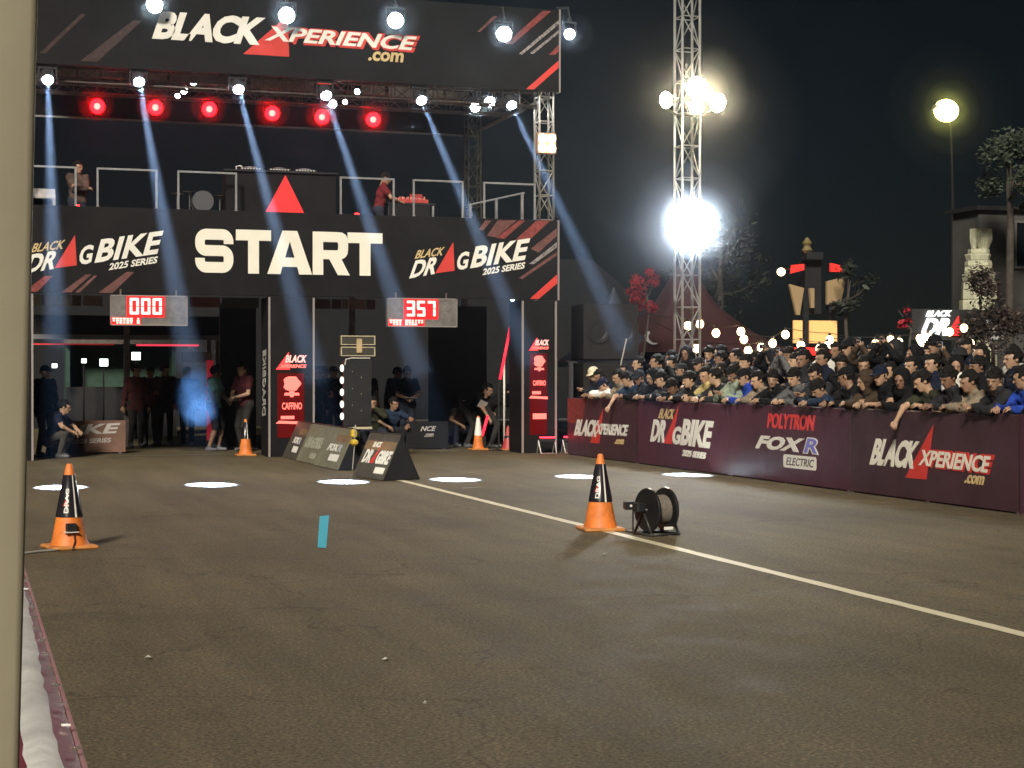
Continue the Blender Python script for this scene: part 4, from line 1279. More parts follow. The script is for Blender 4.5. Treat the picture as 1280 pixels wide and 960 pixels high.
# ---- head (own finer grid).  faces -Y, centre of the skull at the origin, chin at z = -0.115
def make_head():
    P = grid((-.12, -.16, -.19), (.12, .14, .16), .0095)
    d = s_ell(P, (0, .012, .028), (.077, .098, .092))
    d = smin(d, s_ell(P, (0, -.022, -.045), (.058, .070, .075)), .04)         # jaw and cheeks
    d = smin(d, s_ell(P, (0, -.062, -.098), (.026, .022, .020)), .03)         # chin
    d = smin(d, s_ell(P, (0, -.085, .022), (.050, .018, .012)), .02)          # brow
    d = smin(d, s_cap(P, (0, -.088, .012), (0, -.112, -.032), .008, .0145), .014)   # nose
    d = smin(d, s_cap(P, (-.022, -.088, -.066), (.022, -.088, -.066), .007, .007), .012)  # lips
    for s in (-1, 1):
        d = np.maximum(d, -s_ell(P, (s * .033, -.112, .002), (.019, .022, .012)))    # eye sockets
        d = smin(d, s_ell(P, (s * .032, -.080, .000), (.014, .012, .009)), .006)
        d = smin(d, s_ell(P, (s * .080, .014, -.008), (.010, .022, .032)), .008)     # ears
    d = smin(d, s_cap(P, (0, .018, -.06), (0, .028, -.17), .052, .054), .03)         # neck
    V, Q = surface_nets(d, (-.12, -.16, -.19), .0095)
    C = V[Q].mean(1)
    m = np.zeros(len(Q), int)
    eye = (np.abs(np.abs(C[:, 0]) - .033) < .012) & (np.abs(C[:, 2] - .001) < .006) & (C[:, 1] < -.06)
    brow = (np.abs(np.abs(C[:, 0]) - .034) < .020) & (np.abs(C[:, 2] - .024) < .006) & (C[:, 1] < -.06)
    lip = (np.abs(C[:, 0]) < .022) & (np.abs(C[:, 2] + .066) < .007) & (C[:, 1] < -.07)
    m[eye] = 4; m[lip] = 5
    return V, Q, m
HEAD = make_head()

# ---- hair and headwear, in head space
def np_mesh(name, V, Q, mats, smooth=True, mi=None):
    me = bpy.data.meshes.new(name)
    me.from_pydata(V.tolist(), [], Q.tolist())
    for m in mats: me.materials.append(m)
    if mi is not None: me.polygons.foreach_set("material_index", mi.astype(np.int32))
    if smooth: me.polygons.foreach_set("use_smooth", [True] * len(Q))
    me.update()
    return me
HAIRM = mat("hair_black", (.012, .010, .009), .75, var=.5, scale=30, bump=.9, bscale=70, spec=.18)
CLOTH = objcol("clothing")
CAPM = objcol("headwear", rough=.95, bump=.3)
def hair_mesh(kind):
    P = grid((-.16, -.17, -.36), (.16, .19, .18), .0125)
    n = .006 * np.sin(P[..., 0] * 70 + 1) * np.sin(P[..., 1] * 60) + .005 * np.sin(P[..., 2] * 80 + P[..., 0] * 40)
    if kind in ("short", "crop", "bun"):
        k = 1.0 if kind != "crop" else .96
        d = s_ell(P, (0, .022, .040), (.094 * k, .116 * k, .104 * k)) + n
        face = np.maximum(P[..., 2] - (.058 - .1 * np.abs(P[..., 0])), 0) * 0 + (P[..., 1] + .035 + .55 * (P[..., 2] - .04))
        cut = np.where(P[..., 2] > .056, -1.0, -(P[..., 1] + .040 + .9 * (.0 - np.maximum(P[..., 2], -.04)) * .5))
        d = np.maximum(d, cut)                       # leave the face free
        d = np.maximum(d, -.075 - P[..., 2])
        if kind == "bun": d = smin(d, s_ell(P, (0, .135, .05), (.045, .045, .045)), .02)
    elif kind == "fringe":
        d = s_ell(P, (0, .016, .040), (.094, .118, .104)) + n * 1.3
        cut = np.where(P[..., 2] > .040, -1.0, -(P[..., 1] + .025 + .3 * (.0 - P[..., 2])))
        d = np.maximum(d, cut); d = np.maximum(d, -.085 - P[..., 2])
    elif kind == "long":
        d = s_ell(P, (0, .018, .042), (.092, .114, .102)) + n
        d = smin(d, s_cap(P, (0, .05, -.02), (0, .085, -.28), .088, .070) + n, .05)
        cut = np.where(P[..., 2] > .066, -1.0, -(P[..., 1] + .012))
        d = np.maximum(d, cut)
    elif kind == "hijab":
        d = s_ell(P, (0, .012, .030), (.102, .122, .115))
        d = smin(d, s_cap(P, (0, .0, -.06), (0, .02, -.22), .085, .135), .06) + n * .6
        face = s_ell(P, (0, -.11, -.015), (.062, .075, .085))
        d = np.maximum(d, -face); d = np.maximum(d, -.27 - P[..., 2])
    elif kind == "hood":
        d = s_ell(P, (0, .028, .030), (.112, .130, .125)) + n * .6
        d = smin(d, s_cap(P, (0, .05, -.08), (0, .05, -.16), .10, .12), .05)
        d = np.maximum(d, -s_ell(P, (0, -.13, -.01), (.078, .12, .100)))
    elif kind == "cap":
        d = s_ell(P, (0, .012, .045), (.092, .112, .098))
        d = np.maximum(d, .030 - P[..., 2])
        br = np.maximum(np.abs(P[..., 2] - .038 + .18 * (P[..., 1] + .10) ** 2 * 4) - .008, s_ell(P, (0, -.10, .038), (.078, .085, .2)))
        d = smin(d, np.maximum(br, P[..., 1] + .06), .006)
    elif kind == "bucket":
        d = s_ell(P, (0, .012, .050), (.094, .110, .098))
        d = np.maximum(d, .030 - P[..., 2])
        rr = np.sqrt(P[..., 0] ** 2 + (P[..., 1] - .01) ** 2)
        d = np.minimum(d, np.maximum(np.abs(P[..., 2] - (.045 - .35 * (rr - .09))) - .008, rr - .155))
    V, Q = surface_nets(d, (-.16, -.17, -.36), .0125)
    return np_mesh(kind, V, Q, [HAIRM if kind in ("short", "crop", "bun", "fringe", "long") else CAPM])
HAIR = {k: hair_mesh(k) for k in ("short", "crop", "bun", "fringe", "long", "hijab", "hood", "cap", "bucket")}

# ---- skin / cloth materials
def skin_mat():
    m = bpy.data.materials.new("skin")
    m.use_nodes = True
    nt = m.node_tree; b = nt.nodes["Principled BSDF"]
    oi = nt.nodes.new("ShaderNodeObjectInfo")
    cr = nt.nodes.new("ShaderNodeValToRGB")
    cr.color_ramp.elements[0].color = (.22, .12, .075, 1); cr.color_ramp.elements[1].color = (.47, .295, .19, 1)
    nt.links.new(oi.outputs["Random"], cr.inputs["Fac"])
    nt.links.new(cr.outputs["Color"], b.inputs["Base Color"])
    b.inputs["Roughness"].default_value = .5
    return m
SKIN = skin_mat()
def trousers_mat():
    m = bpy.data.materials.new("trousers")
    m.use_nodes = True
    nt = m.node_tree; b = nt.nodes["Principled BSDF"]
    oi = nt.nodes.new("ShaderNodeObjectInfo")
    cr = nt.nodes.new("ShaderNodeValToRGB")
    cr.color_ramp.interpolation = 'CONSTANT'
    cr.color_ramp.elements[0].color = (.010, .010, .012, 1)
    for p, c in ((.4, (.02, .025, .045, 1)), (.65, (.05, .045, .04, 1)), (.8, (.025, .022, .02, 1))):
        e = cr.color_ramp.elements.new(p); e.color = c
    cr.color_ramp.elements[-1].color = (.035, .045, .07, 1)
    nt.links.new(oi.outputs["Random"], cr.inputs["Fac"])
    nt.links.new(cr.outputs["Color"], b.inputs["Base Color"])
    b.inputs["Roughness"].default_value = .9
    return m
TROUS = trousers_mat()
SHOE = mat("shoes", (.10, .10, .11), .6, var=.6, scale=3)
EYE = mat("eyes_brows", (.012, .010, .009), .4)
LIP = mat("lips", (.22, .075, .06), .5)
BODY_MATS = [SKIN, CLOTH, TROUS, SHOE, EYE, LIP]

def ik(a, c, l1, l2, pole):
    a, c, pole = Vector(a), Vector(c), Vector(pole)
    d = c - a; L = min(d.length, (l1 + l2) * .999)
    d.normalize(); c = a + d * L
    x = (l1 * l1 - l2 * l2 + L * L) / (2 * L)
    h = math.sqrt(max(l1 * l1 - x * x, 0))
    p = pole - d * pole.dot(d); p.normalize()
    return a + d * x + p * h, c

class Pose:
    def __init__(s, lean=0.0, pel=(0, 0, .93), wl=(-.27, -.03, .83), wr=(.27, -.03, .83), el=(-1, .6, -.2), er=(1, .6, -.2),
                 al=(-.11, 0, .09), ar=(.11, 0, .09), kl=(0, -1, 0), kr=(0, -1, 0), yaw=0, pitch=0, tilt=0, sleeve="long", legs="long", twist=0, bulk=1.0, jacket=False, hand=None, toe=(0, -1, 0)):
        s.__dict__.update(locals())

def person_mesh(po):
    st = math.sin(R(po.lean)); ct = math.cos(R(po.lean))
    u = Vector((0, -st, ct)); tw = Matrix.Rotation(R(po.twist), 3, 'Z')
    pel = Vector(po.pel)
    ctr = lambda k: pel + u * k
    sx = tw @ Vector((1, 0, 0))
    shl, shr = ctr(.455) - sx * .175, ctr(.455) + sx * .175
    neck = ctr(.50)
    hd = Vector((0, -math.sin(R(po.lean * .55 + po.pitch * .15)), math.cos(R(po.lean * .55))))
    head = neck + hd * .160 + Vector((0, -.02, 0))
    HM = Matrix.Translation(head) @ Euler((R(po.pitch + po.lean * .35), R(po.tilt), R(po.yaw)), 'XYZ').to_matrix().to_4x4()
    hl, hr = pel + Vector((-.09, 0, -.02)), pel + Vector((.09, 0, -.02))
    ell, wl = ik(shl, po.wl, .285, .255, po.el)
    elr, wr = ik(shr, po.wr, .285, .255, po.er)
    knl, al = ik(hl, po.al, .43, .42, po.kl)
    knr, ar = ik(hr, po.ar, .43, .42, po.kr)
    pts = [head, pel, ell, wl, elr, wr, knl, al, knr, ar, shl, shr]
    lo = [min(p[i] for p in pts) - .24 for i in range(3)]; hi = [max(p[i] for p in pts) + .24 for i in range(3)]
    lo[2] = -.04; h = .021
    P = grid(lo, hi, h)
    bk = po.bulk * 1.08
    T = s_cap(P, shl + sx * .03, shr - sx * .03, .072 * bk, .072 * bk)
    c = ctr(.33); T = smin(T, s_cap(P, c - sx * .075, c + sx * .075, .118 * bk, .118 * bk), .07)
    c = ctr(.16); T = smin(T, s_cap(P, c - Vector((.06, 0, 0)), c + Vector((.06, 0, 0)), .108 * bk, .108 * bk), .07)
    c = ctr(.0); T = smin(T, s_cap(P, c - Vector((.065, 0, 0)), c + Vector((.065, 0, 0)), .116 * bk, .116 * bk), .06)
    if po.jacket: T = smin(T, s_cap(P, ctr(-.10) - Vector((.07, 0, 0)), ctr(-.10) + Vector((.07, 0, 0)), .125 * bk, .125 * bk), .05)
    T = smin(T, s_cap(P, neck - u * .03, neck + hd * .045, .078, .066), .03)
    for sh, e, w in ((shl, ell, wl), (shr, elr, wr)):
        T = smin(T, s_cap(P, sh, e, .070 * bk, .058 * bk), .04)
        if po.sleeve == "long": T = smin(T, s_cap(P, e, e.lerp(w, .92), .057 * bk, .044 * bk), .02)
    if po.sleeve == "short":                          # trim the sleeve off above the elbow
        for sh, e in ((shl, ell), (shr, elr)):
            dv = np.array((e - sh).normalized()); k = (P - np.array(sh)) @ dv
            near = s_cap(P, sh, e, .09, .09)
            T = np.where(near < 0, np.maximum(T, k - .20), T)
    T = T + .009 * np.sin(P[..., 2] * 46 + P[..., 0] * 31) * np.sin(P[..., 1] * 38 + P[..., 0] * 17) + .004 * np.sin(P[..., 2] * 90 + P[..., 1] * 60)
    Lg = s_cap(P, hl, hr, .118, .118)
    Sk = s_cap(P, neck, neck + hd * .09, .050, .050)
    Sh = np.full(P.shape[:3], 9.0)
    toe = Vector(po.toe).normalized()
    for hp, k, a in ((hl, knl, al), (hr, knr, ar)):
        if po.legs == "long":
            Lg = smin(Lg, s_cap(P, hp, k, .094, .066), .04); Lg = smin(Lg, s_cap(P, k, a + (k - a) * .04, .066, .052), .02)
        else:
            Lg = smin(Lg, s_cap(P, hp, k, .098, .080), .04)
            Sk = smin(Sk, s_cap(P, k, k.lerp(a, .4), .052, .056), .02); Sk = smin(Sk, s_cap(P, k.lerp(a, .4), a, .056, .036), .02)
        f0 = Vector((a.x, a.y, max(a.z - .045, .035))); f1 = f0 + toe * .15
        f1.z = max(f0.z - .008, .03)
        Sh = np.minimum(Sh, smin(s_cap(P, f0 - toe * .05, f1, .042, .036), s_cap(P, f0, a, .045, .045), .03))
    for e, w, sh in ((ell, wl, shl), (elr, wr, shr)):
        if po.sleeve == "short":
            Sk = smin(Sk, s_cap(P, sh.lerp(e, .4), e, .046, .041), .02)
        Sk = smin(Sk, s_cap(P, e, w, .041, .027), .02)
        d = (w - e).normalized()
        Sk = smin(Sk, s_cap(P, w, w + d * .065, .026, .030), .02)
    parts = np.stack([Sk, T, Lg, Sh])
    D = smin(smin(Sk, T, .012), smin(Lg, Sh, .012), .014)
    V, Q = surface_nets(D, lo, h)
    C = V[Q].mean(1)
    ci = np.clip(np.round((C - np.array(lo)) / h).astype(int), 0, np.array(P.shape[:3]) - 1)
    m = parts[:, ci[:, 0], ci[:, 1], ci[:, 2]].argmin(0)
    # head + fingers join the same mesh
    HV, HQ, Hm = HEAD
    Hn = np.array([HM @ Vector(v) for v in HV])
    b = MB()
    for e, w, s in ((ell, wl, -1), (elr, wr, 1)):
        d = (w - e).normalized()
        hd_dir = Vector(po.hand).normalized() if po.hand else (d * .8 + Vector((0, -.1, -.45))).normalized()
        side = hd_dir.cross(Vector((0, 0, 1)))
        side = side.normalized() if side.length > .1 else Vector((1, 0, 0))
        nrm = side.cross(hd_dir).normalized()
        if nrm.z > 0: nrm = -nrm
        base = w + d * .07
        for i, (off, L) in enumerate(((-.030, .060), (-.010, .072), (.010, .068), (.029, .052))):
            p0 = base + side * off; p1 = p0 + hd_dir * L * .5 + nrm * .006; p2 = p1 + hd_dir * L * .36 + nrm * L * .42; 
            b.tube([p0 - d * .02, p0, p1, p2], [.0105, .0100, .0090, .0072], 6)
        th = w + d * .02 + side * (.028 * (-s))
        b.tube([th, th + hd_dir * .03 + side * (.024 * -s), th + hd_dir * .065 + side * (.030 * -s) + nrm * .012], [.013, .011, .0085], 6)
    nb = len(V)
    faces = Q.tolist() + (HQ + nb).tolist()
    nb2 = nb + len(Hn)
    faces += [tuple(i + nb2 for i in f) for f in b.f]
    verts = np.concatenate([V, Hn, np.array(b.v)])
    mi = np.concatenate([m, Hm, np.zeros(len(b.f), int)])
    me = bpy.data.meshes.new("person")
    me.from_pydata(verts.tolist(), [], faces)
    for mm in BODY_MATS: me.materials.append(mm)
    me.polygons.foreach_set("material_index", mi.astype(np.int32))
    me.polygons.foreach_set("use_smooth", [True] * len(faces))
    me.update()
    return me, HM, dict(wl=wl, wr=wr, head=head)

# barrier line lies 0.42 m in front (-Y) of a front-row person's feet, its top at 1.105 m
Bz = 1.165
POSES = {
    "lean_both":   Pose(lean=30, pel=(0, .05, .92), wl=(-.12, -.50, Bz), wr=(.12, -.52, Bz), el=(-1, .3, -.4), er=(1, .3, -.4), yaw=10, pitch=8, jacket=True),
    "lean_cross":  Pose(lean=36, pel=(0, .10, .91), wl=(.10, -.44, Bz + .02), wr=(-.08, -.50, Bz), el=(-1, -.2, -.4), er=(1, -.2, -.4), yaw=-12, pitch=2, bulk=1.04, jacket=True),
    "lean_hang":   Pose(lean=38, pel=(0, .08, .92), wl=(-.10, -.62, .98), wr=(.16, -.46, Bz), el=(-1, 0, .5), er=(1, .3, -.4), yaw=-25, pitch=10, sleeve="short"),
    "lean_low":    Pose(lean=52, pel=(0, .14, .90), wl=(-.14, -.52, Bz), wr=(.14, -.56, Bz), el=(-1, .3, .1), er=(1, .3, .1), yaw=0, pitch=16, bulk=1.03),
    "lean_short":  Pose(lean=26, pel=(0, .04, .93), wl=(-.14, -.48, Bz), wr=(.15, -.46, Bz), el=(-1, .3, -.3), er=(1, .3, -.3), yaw=22, pitch=5, sleeve="short"),
    "lean_look":   Pose(lean=33, pel=(0, .06, .92), wl=(-.16, -.48, Bz), wr=(.06, -.54, Bz), el=(-1, .2, -.3), er=(1, .4, -.3), yaw=48, pitch=4, jacket=True, bulk=1.05),
    "lean_away":   Pose(lean=28, pel=(0, .05, .92), wl=(-.08, -.52, Bz), wr=(.18, -.48, Bz), el=(-1, .2, -.3), er=(1, .4, -.3), yaw=-42, pitch=4, jacket=True),
    "phone_low":   Pose(lean=20, pel=(0, .02, .93), wl=(-.06, -.46, 1.24), wr=(.07, -.46, 1.24), el=(-1, .3, -.7), er=(1, .3, -.7), yaw=0, pitch=20, jacket=True, hand=(0, -.5, .8)),
    "stand":       Pose(lean=4, yaw=12, pitch=2, jacket=True),
    "stand_short": Pose(lean=3, yaw=-14, pitch=0, sleeve="short", twist=6),
    "stand_look":  Pose(lean=8, yaw=40, pitch=6, jacket=True, bulk=1.04),
    "phone_up":    Pose(lean=2, wl=(-.06, -.30, 1.66), wr=(.09, -.32, 1.66), el=(-1, -.2, -1), er=(1, -.2, -1), yaw=-4, pitch=-4, hand=(0, -.25, 1)),
    "arms_folded": Pose(lean=2, wl=(.12, -.22, 1.16), wr=(-.12, -.24, 1.20), el=(-1, -.1, -.9), er=(1, -.1, -.9), yaw=18, pitch=3),
    "hold_front":  Pose(lean=6, wl=(-.05, -.30, 1.05), wr=(.06, -.30, 1.05), el=(-1, .5, -.5), er=(1, .5, -.5), yaw=8, pitch=14, sleeve="short"),
    "shorts":      Pose(lean=3, wl=(-.24, -.10, .84), wr=(.20, -.22, 1.02), sleeve="short", legs="short", yaw=35, pitch=4, al=(-.13, .05, .09), ar=(.12, -.05, .09)),
    "crouch":      Pose(lean=34, pel=(0, .10, .40), wl=(-.06, -.42, .86), wr=(.08, -.44, .86), el=(-1, 0, -.8), er=(1, 0, -.8), al=(-.15, -.05, .09), ar=(.16, .02, .09), kl=(-.3, -1, .5), kr=(.3, -1, .5), yaw=0, pitch=-8),
    "squat_side":  Pose(lean=26, pel=(0, .12, .34), wl=(-.22, -.40, .48), wr=(.22, -.36, .50), el=(-1, .2, 0), er=(1, .2, 0), al=(-.16, -.12, .09), ar=(.16, -.06, .09), kl=(-.4, -1, .6), kr=(.4, -1, .6), yaw=20, pitch=0, sleeve="short"),
    "bend":        Pose(lean=62, pel=(0, .18, .86), wl=(-.16, -.50, .62), wr=(.14, -.46, .60), el=(-1, 0, .3), er=(1, 0, .3), al=(-.14, .06, .09), ar=(.14, .0, .09), yaw=0, pitch=-6, sleeve="short"),
    "walk":        Pose(lean=8, wl=(-.26, -.24, .92), wr=(.25, .16, .86), al=(-.10, .26, .12), ar=(.10, -.24, .09), yaw=4, pitch=4),
    "dj":          Pose(lean=12, wl=(-.10, -.46, 1.08), wr=(.18, -.48, 1.08), el=(-1, .4, -.5), er=(1, .4, -.5), sleeve="short", yaw=0, pitch=14),
}
PM = {}
def person(pose, loc, rz, top, label, hair="short", hat=None, s=1.0, group=None, dz=0.0):
    if pose not in PM: PM[pose] = person_mesh(POSES[pose])
    me, HM, J = PM[pose]
    o = link("person", me, None, loc, (0, 0, rz))
    o.scale = (s, s, s)
    o.color = (*top, 1)
    setp(o, label, "person", group)
    kinds = [hair] if hair else []
    nm = {"hijab": "headscarf", "hood": "hood", "cap": "cap", "bucket": "hat"}
    hc = bpy.data.objects.new(nm.get(hair, "hair"), HAIR[hair]); COL.objects.link(hc); hc.parent = o
    hc.matrix_local = HM
    hc.color = (*(hat or top), 1)
    if hair in ("cap", "bucket"):
        h2 = bpy.data.objects.new("hair", HAIR["crop"]); COL.objects.link(h2); h2.parent = o
        h2.matrix_local = HM @ Matrix.Translation((0, .004, -.018)) @ Matrix.Diagonal((.95, .93, .86, 1))
    return o, J
# ================================================================== the crowd behind the right barrier
BLKC = (.009, .009, .010); NAVY = (.010, .014, .030); CHAR = (.022, .022, .025); OLV = (.035, .036, .022); WHT = (.68, .66, .60); CRM = (.62, .55, .40)
BLU = (.02, .055, .34); GRY = (.10, .10, .105); BRN_ = (.05, .034, .022); GRN = (.26, .31, .24); YEL_ = (.50, .40, .17); DEN = (.022, .036, .07); MAR = (.08, .02, .024); SAND = (.22, .18, .13)
CN = {BLKC: "black", NAVY: "navy", CHAR: "charcoal", OLV: "olive", WHT: "white", CRM: "cream", BLU: "bright blue", GRY: "grey", BRN_: "brown", GRN: "pale green", YEL_: "yellow", DEN: "denim blue", MAR: "maroon", SAND: "sand"}
HN = {"short": "short black hair", "crop": "cropped hair", "bun": "hair in a bun", "fringe": "full black hair", "long": "long black hair", "hijab": "headscarf", "hood": "hood up", "cap": "cap", "bucket": "round hat"}
# front row from the gate end towards the camera: pose, top, head, hat colour
FRONT = [("phone_low", CHAR, "bucket", CRM), ("lean_both", NAVY, "short", None), ("lean_low", WHT, "cap", NAVY), ("lean_both", SAND, "short", None), ("lean_hang", DEN, "fringe", None), ("lean_look", BLKC, "cap", CHAR),
         ("lean_both", BLKC, "hood", BLKC), ("lean_cross", CHAR, "cap", BLKC), ("lean_low", BLKC, "fringe", None), ("lean_cross", BLKC, "fringe", None), ("lean_short", YEL_, "long", None), ("lean_away", CHAR, "short", None),
         ("phone_low", GRN, "fringe", None), ("lean_both", BLU, "cap", BLKC), ("lean_cross", SAND, "short", None), ("lean_look", BLKC, "fringe", None), ("lean_both", GRY, "fringe", None), ("phone_low", CHAR, "short", None),
         ("lean_low", DEN, "fringe", None), ("lean_away", BLKC, "cap", BLKC), ("lean_cross", BRN_, "hood", BRN_), ("lean_short", BLKC, "cap", NAVY), ("lean_look", BLKC, "hood", BLKC), ("lean_hang", OLV, "short", None),
         ("lean_both", CHAR, "fringe", None), ("lean_cross", SAND, "short", None), ("lean_look", CHAR, "fringe", None), ("lean_away", BLU, "short", None), ("lean_both", CHAR, "hood", CHAR), ("lean_low", BLKC, "short", None), ("lean_look", NAVY, "short", None)]
r = random.Random(21)
N = len(FRONT); ya, yb = 29.95, 14.6
for i, (po, top, hair, hat) in enumerate(FRONT):
    y = ya + (yb - ya) * i / (N - 1) + r.uniform(-.09, .09)
    lab = "person in %s top, %s, %s from the gate leaning on barrier" % (CN[top], (CN[hat] + " " if hat and hair in ("cap", "bucket") else "") + HN[hair], ordinal(i))
    person(po, (BX + .47 + r.uniform(-.02, .03), y, 0), -PI / 2 + R(r.uniform(-16, 16)), top, lab, hair, hat, 1.0, "spectators in the front row")
TOPS2 = [BLKC, CHAR, NAVY, BLKC, OLV, BLKC, NAVY, BLKC, WHT, DEN, BLKC, BRN_, GRY, BLKC, CHAR, BLKC]
HAIR2 = ["short", "short", "fringe", "hood", "cap", "fringe", "hijab", "bun", "short", "fringe", "crop", "cap", "long", "fringe", "bucket"]
P2 = ["stand", "stand_look", "stand_short", "stand", "phone_up", "arms_folded", "stand", "stand_look"]
for row, (x, z, n, y0, y1, nm) in enumerate([(12.03, .0, 27, 29.4, 14.2, "second"), (12.50, .33, 25, 28.9, 14.4, "third"), (13.02, .33, 14, 27.6, 14.6, "back")]):
    if row == 0: x = 11.93; z = .16
    for i in range(n):
        y = y0 + (y1 - y0) * i / (n - 1) + r.uniform(-.16, .16)
        top = TOPS2[r.randrange(len(TOPS2))]; hair = HAIR2[r.randrange(len(HAIR2))]; hat = [BLKC, CHAR, NAVY, BLKC, CHAR, GRY][r.randrange(6)]
        po = P2[r.randrange(len(P2))]
        sc = r.uniform(.90, 1.02)
        lab = "person in %s top, %s, %s from the gate in %s row" % (CN[top], (CN[hat] + " " if hair in ("cap", "bucket") else "") + HN[hair], ordinal(i), nm)
        o, J = person(po, (x + r.uniform(-.1, .1), y, z), -PI / 2 + R(r.uniform(-25, 25)), top, lab, hair, hat if hair in ("cap", "bucket", "hijab", "hood") else None, sc, "spectators in the %s row" % nm)
        if po == "phone_up":
            p = o.matrix_basis @ ((J["wl"] + J["wr"]) / 2 + Vector((0, -.05, .10)))
            t = thing("phone", "lit phone raised by the %s spectator from the gate in the %s row" % (ordinal(i), nm), "phone", p, o.rotation_euler.z, "phones held up by spectators")
            MB().box((0, 0, 0), (.155, .011, .075), ch=.003).build("body", BOX_BLK, t)
            MB().box((0, .0065, 0), (.145, .002, .067)).build("screen", glow("phone_screen", (.75, .85, 1.0), .8, sample=False), t)

# ================================================================== people at the gate
IN = "people behind the gate"
def gp_person(pose, px, y, rz, top, lab, **k):
    q = 1.0 if px < 1.7 else 1.035
    return person(pose, (px * q, y * q, k.pop("z", 0)), rz, top, lab, group=IN, **k)
fc = 0.0
gp_person("squat_side", 1.62, 32.25, R(70), NAVY, "man squatting in dark blue jacket beside the pale post", hair="short")
gp_person("stand", 1.45, 33.4, R(30), BLKC, "man in black standing behind the squatting man at left", hair="cap", hat=BLKC)
gp_person("shorts", 4.64, 33.0, R(60), (.20, .42, .42), "man in black shorts and pale teal shirt by the left screen", hair="short")
gp_person("arms_folded", 4.92, 34.4, R(20), CHAR, "man in charcoal top just behind the man in shorts", hair="cap", hat=BLKC, s=1.02)
gp_person("hold_front", 5.22, 32.75, R(-60), MAR, "man in maroon shirt holding a camera left of the centre pillar", hair="crop", s=1.04)
gp_person("stand", 3.35, 35.2, R(10), (.10, .035, .035), "man in dark red shirt standing in the left opening", hair="short", s=1.02)
gp_person("arms_folded", 3.72, 35.8, R(-20), (.12, .05, .045), "man with folded arms in brown shirt in the left opening", hair="cap", hat=BLKC)
gp_person("stand_look", 4.05, 36.2, R(0), (.05, .03, .03), "tall dim figure behind the blue smoke", hair="short", s=1.03)
gp_person("walk", 4.45, 35.6, R(-10), (.03, .03, .05), "dim figure walking beside the blue smoke", hair="cap", hat=CHAR)
rows = [("stand", 6.48, 32.3, 10, NAVY, "man in dark blue jacket just right of the centre pillar", "short", None), ("hold_front", 6.78, 33.1, -20, BLKC, "man in black behind the starting tree's left lamps", "cap", GRY), ("stand", 7.15, 33.7, 0, CHAR, "man in grey cap right of the starting tree", "cap", GRY),
        ("arms_folded", 7.55, 34.5, 10, BLKC, "dark figure with folded arms right of the starting tree", "cap", CHAR), ("stand", 7.30, 35.3, 0, (.04, .03, .03), "tall dim figure far behind the starting tree", "bucket", GRY), ("crouch", 7.78, 32.6, -25, OLV, "crouching photographer in dark clothes in the right opening", "short", None),
        ("squat_side", 8.12, 32.7, 10, DEN, "person squatting in denim next to the crouching photographer", "short", None), ("hold_front", 8.68, 33.6, -6, BLKC, "man in black logo shirt reading a tablet in the right opening", "short", None), ("stand_short", 8.2, 35.2, 0, NAVY, "dim figure behind the man with the tablet", "short", None),
        ("stand_look", 9.0, 35.8, 10, CHAR, "dim figure beside the wide black screen", "cap", BLKC), ("bend", 9.92, 32.95, 40, BLKC, "man bending forward with a white sheet in the right opening", "short", None), ("bend", 10.28, 32.7, 75, BLKC, "man in black bending over beside the red light tube", "cap", BLKC),
        ("squat_side", 9.72, 33.35, 20, (.10, .08, .07), "man with bare arms squatting before the black screen", "crop", None)]
for po, x, y, a, top, lab, hair, hat in rows:
    gp_person(po, x, y, R(a), top, lab, hair=hair, hat=hat)
person("dj", (7.93, 32.95, 4.0), R(78), (.16, .02, .025), "DJ in dark red top and black cap standing at the deck table", "cap", BLKC, .94)
person("arms_folded", (2.07, 33.2, 4.0), R(20), (.10, .07, .06), "performer standing behind the deck's left guard frame", "short", None, .95)
# white sheet in the bending man's hands, tablet and camera
o = setp(MB().box((0, 0, 0), (.22, .012, .16), Matrix.Rotation(R(20), 4, 'Y')).build("paper_sheet", WHITE, loc=(10.33, 33.66, .92), rot=(R(25), 0, R(20))), "white sheet held by the bending man in the right opening", "paper")
t = thing("tablet", "thin pale tablet held by the man in black shirt", "tablet", (8.98, 34.42, 1.06))
MB().box((0, 0, 0), (.26, .17, .012), ch=.004).build("body", mat("tablet_grey", (.4, .4, .42), .4), t)
MB().box((0, 0, .0075), (.24, .15, .002)).build("screen", mat("tablet_glass", (.05, .05, .06), .1), t)
t = thing("camera", "black camera held by the man in maroon shirt", "camera", (5.15, 33.75, 1.06))
MB().box((0, 0, 0), (.13, .07, .09), ch=.01).build("body", BOX_BLK, t)
MB().lathe([(.035, .03), (.04, .10), (.03, .105)], 14, (0, 0, 0), Matrix.Rotation(R(90), 4, 'X')).build("lens", LAMP_BLK, t)
# ================================================================== the starting tree and the things behind the gate
t = thing("starting_tree", "drag racing starting tree with lamp boxes seen from behind", "starting tree", (6.70, 29.5, 0))
TAN = mat("tree_frame_tan", (.50, .44, .30), .5, var=.2)
MB().box((0, 0, 1.22), (.50, .14, 1.18), ch=.01).build("lamp_column", BOX_BLK, t)
for z, nm in ((1.96, 0), (2.16, 0)):
    c = MB().box((0, 0, z), (.62, .16, .165), ch=.008).build("lamp_box", mat("tree_box", (.05, .045, .035), .5), t)
    b = MB()
    b.box((0, -.085, z + .075), (.63, .014, .018)); b.box((0, -.085, z - .075), (.63, .014, .014))
    for s in (-1, 1): b.box((s * .305, -.085, z), (.018, .0135, .14))
    b.build("frame", TAN, c)
MB().box((.02, -.10, 2.06), (.10, .03, .26), ch=.01).build("junction", mat("tree_junction", (.48, .36, .20), .5, var=.3), t)
MB().box((0, 0, .59), (.52, .15, .04)).build("foot_edge", TAN, t)
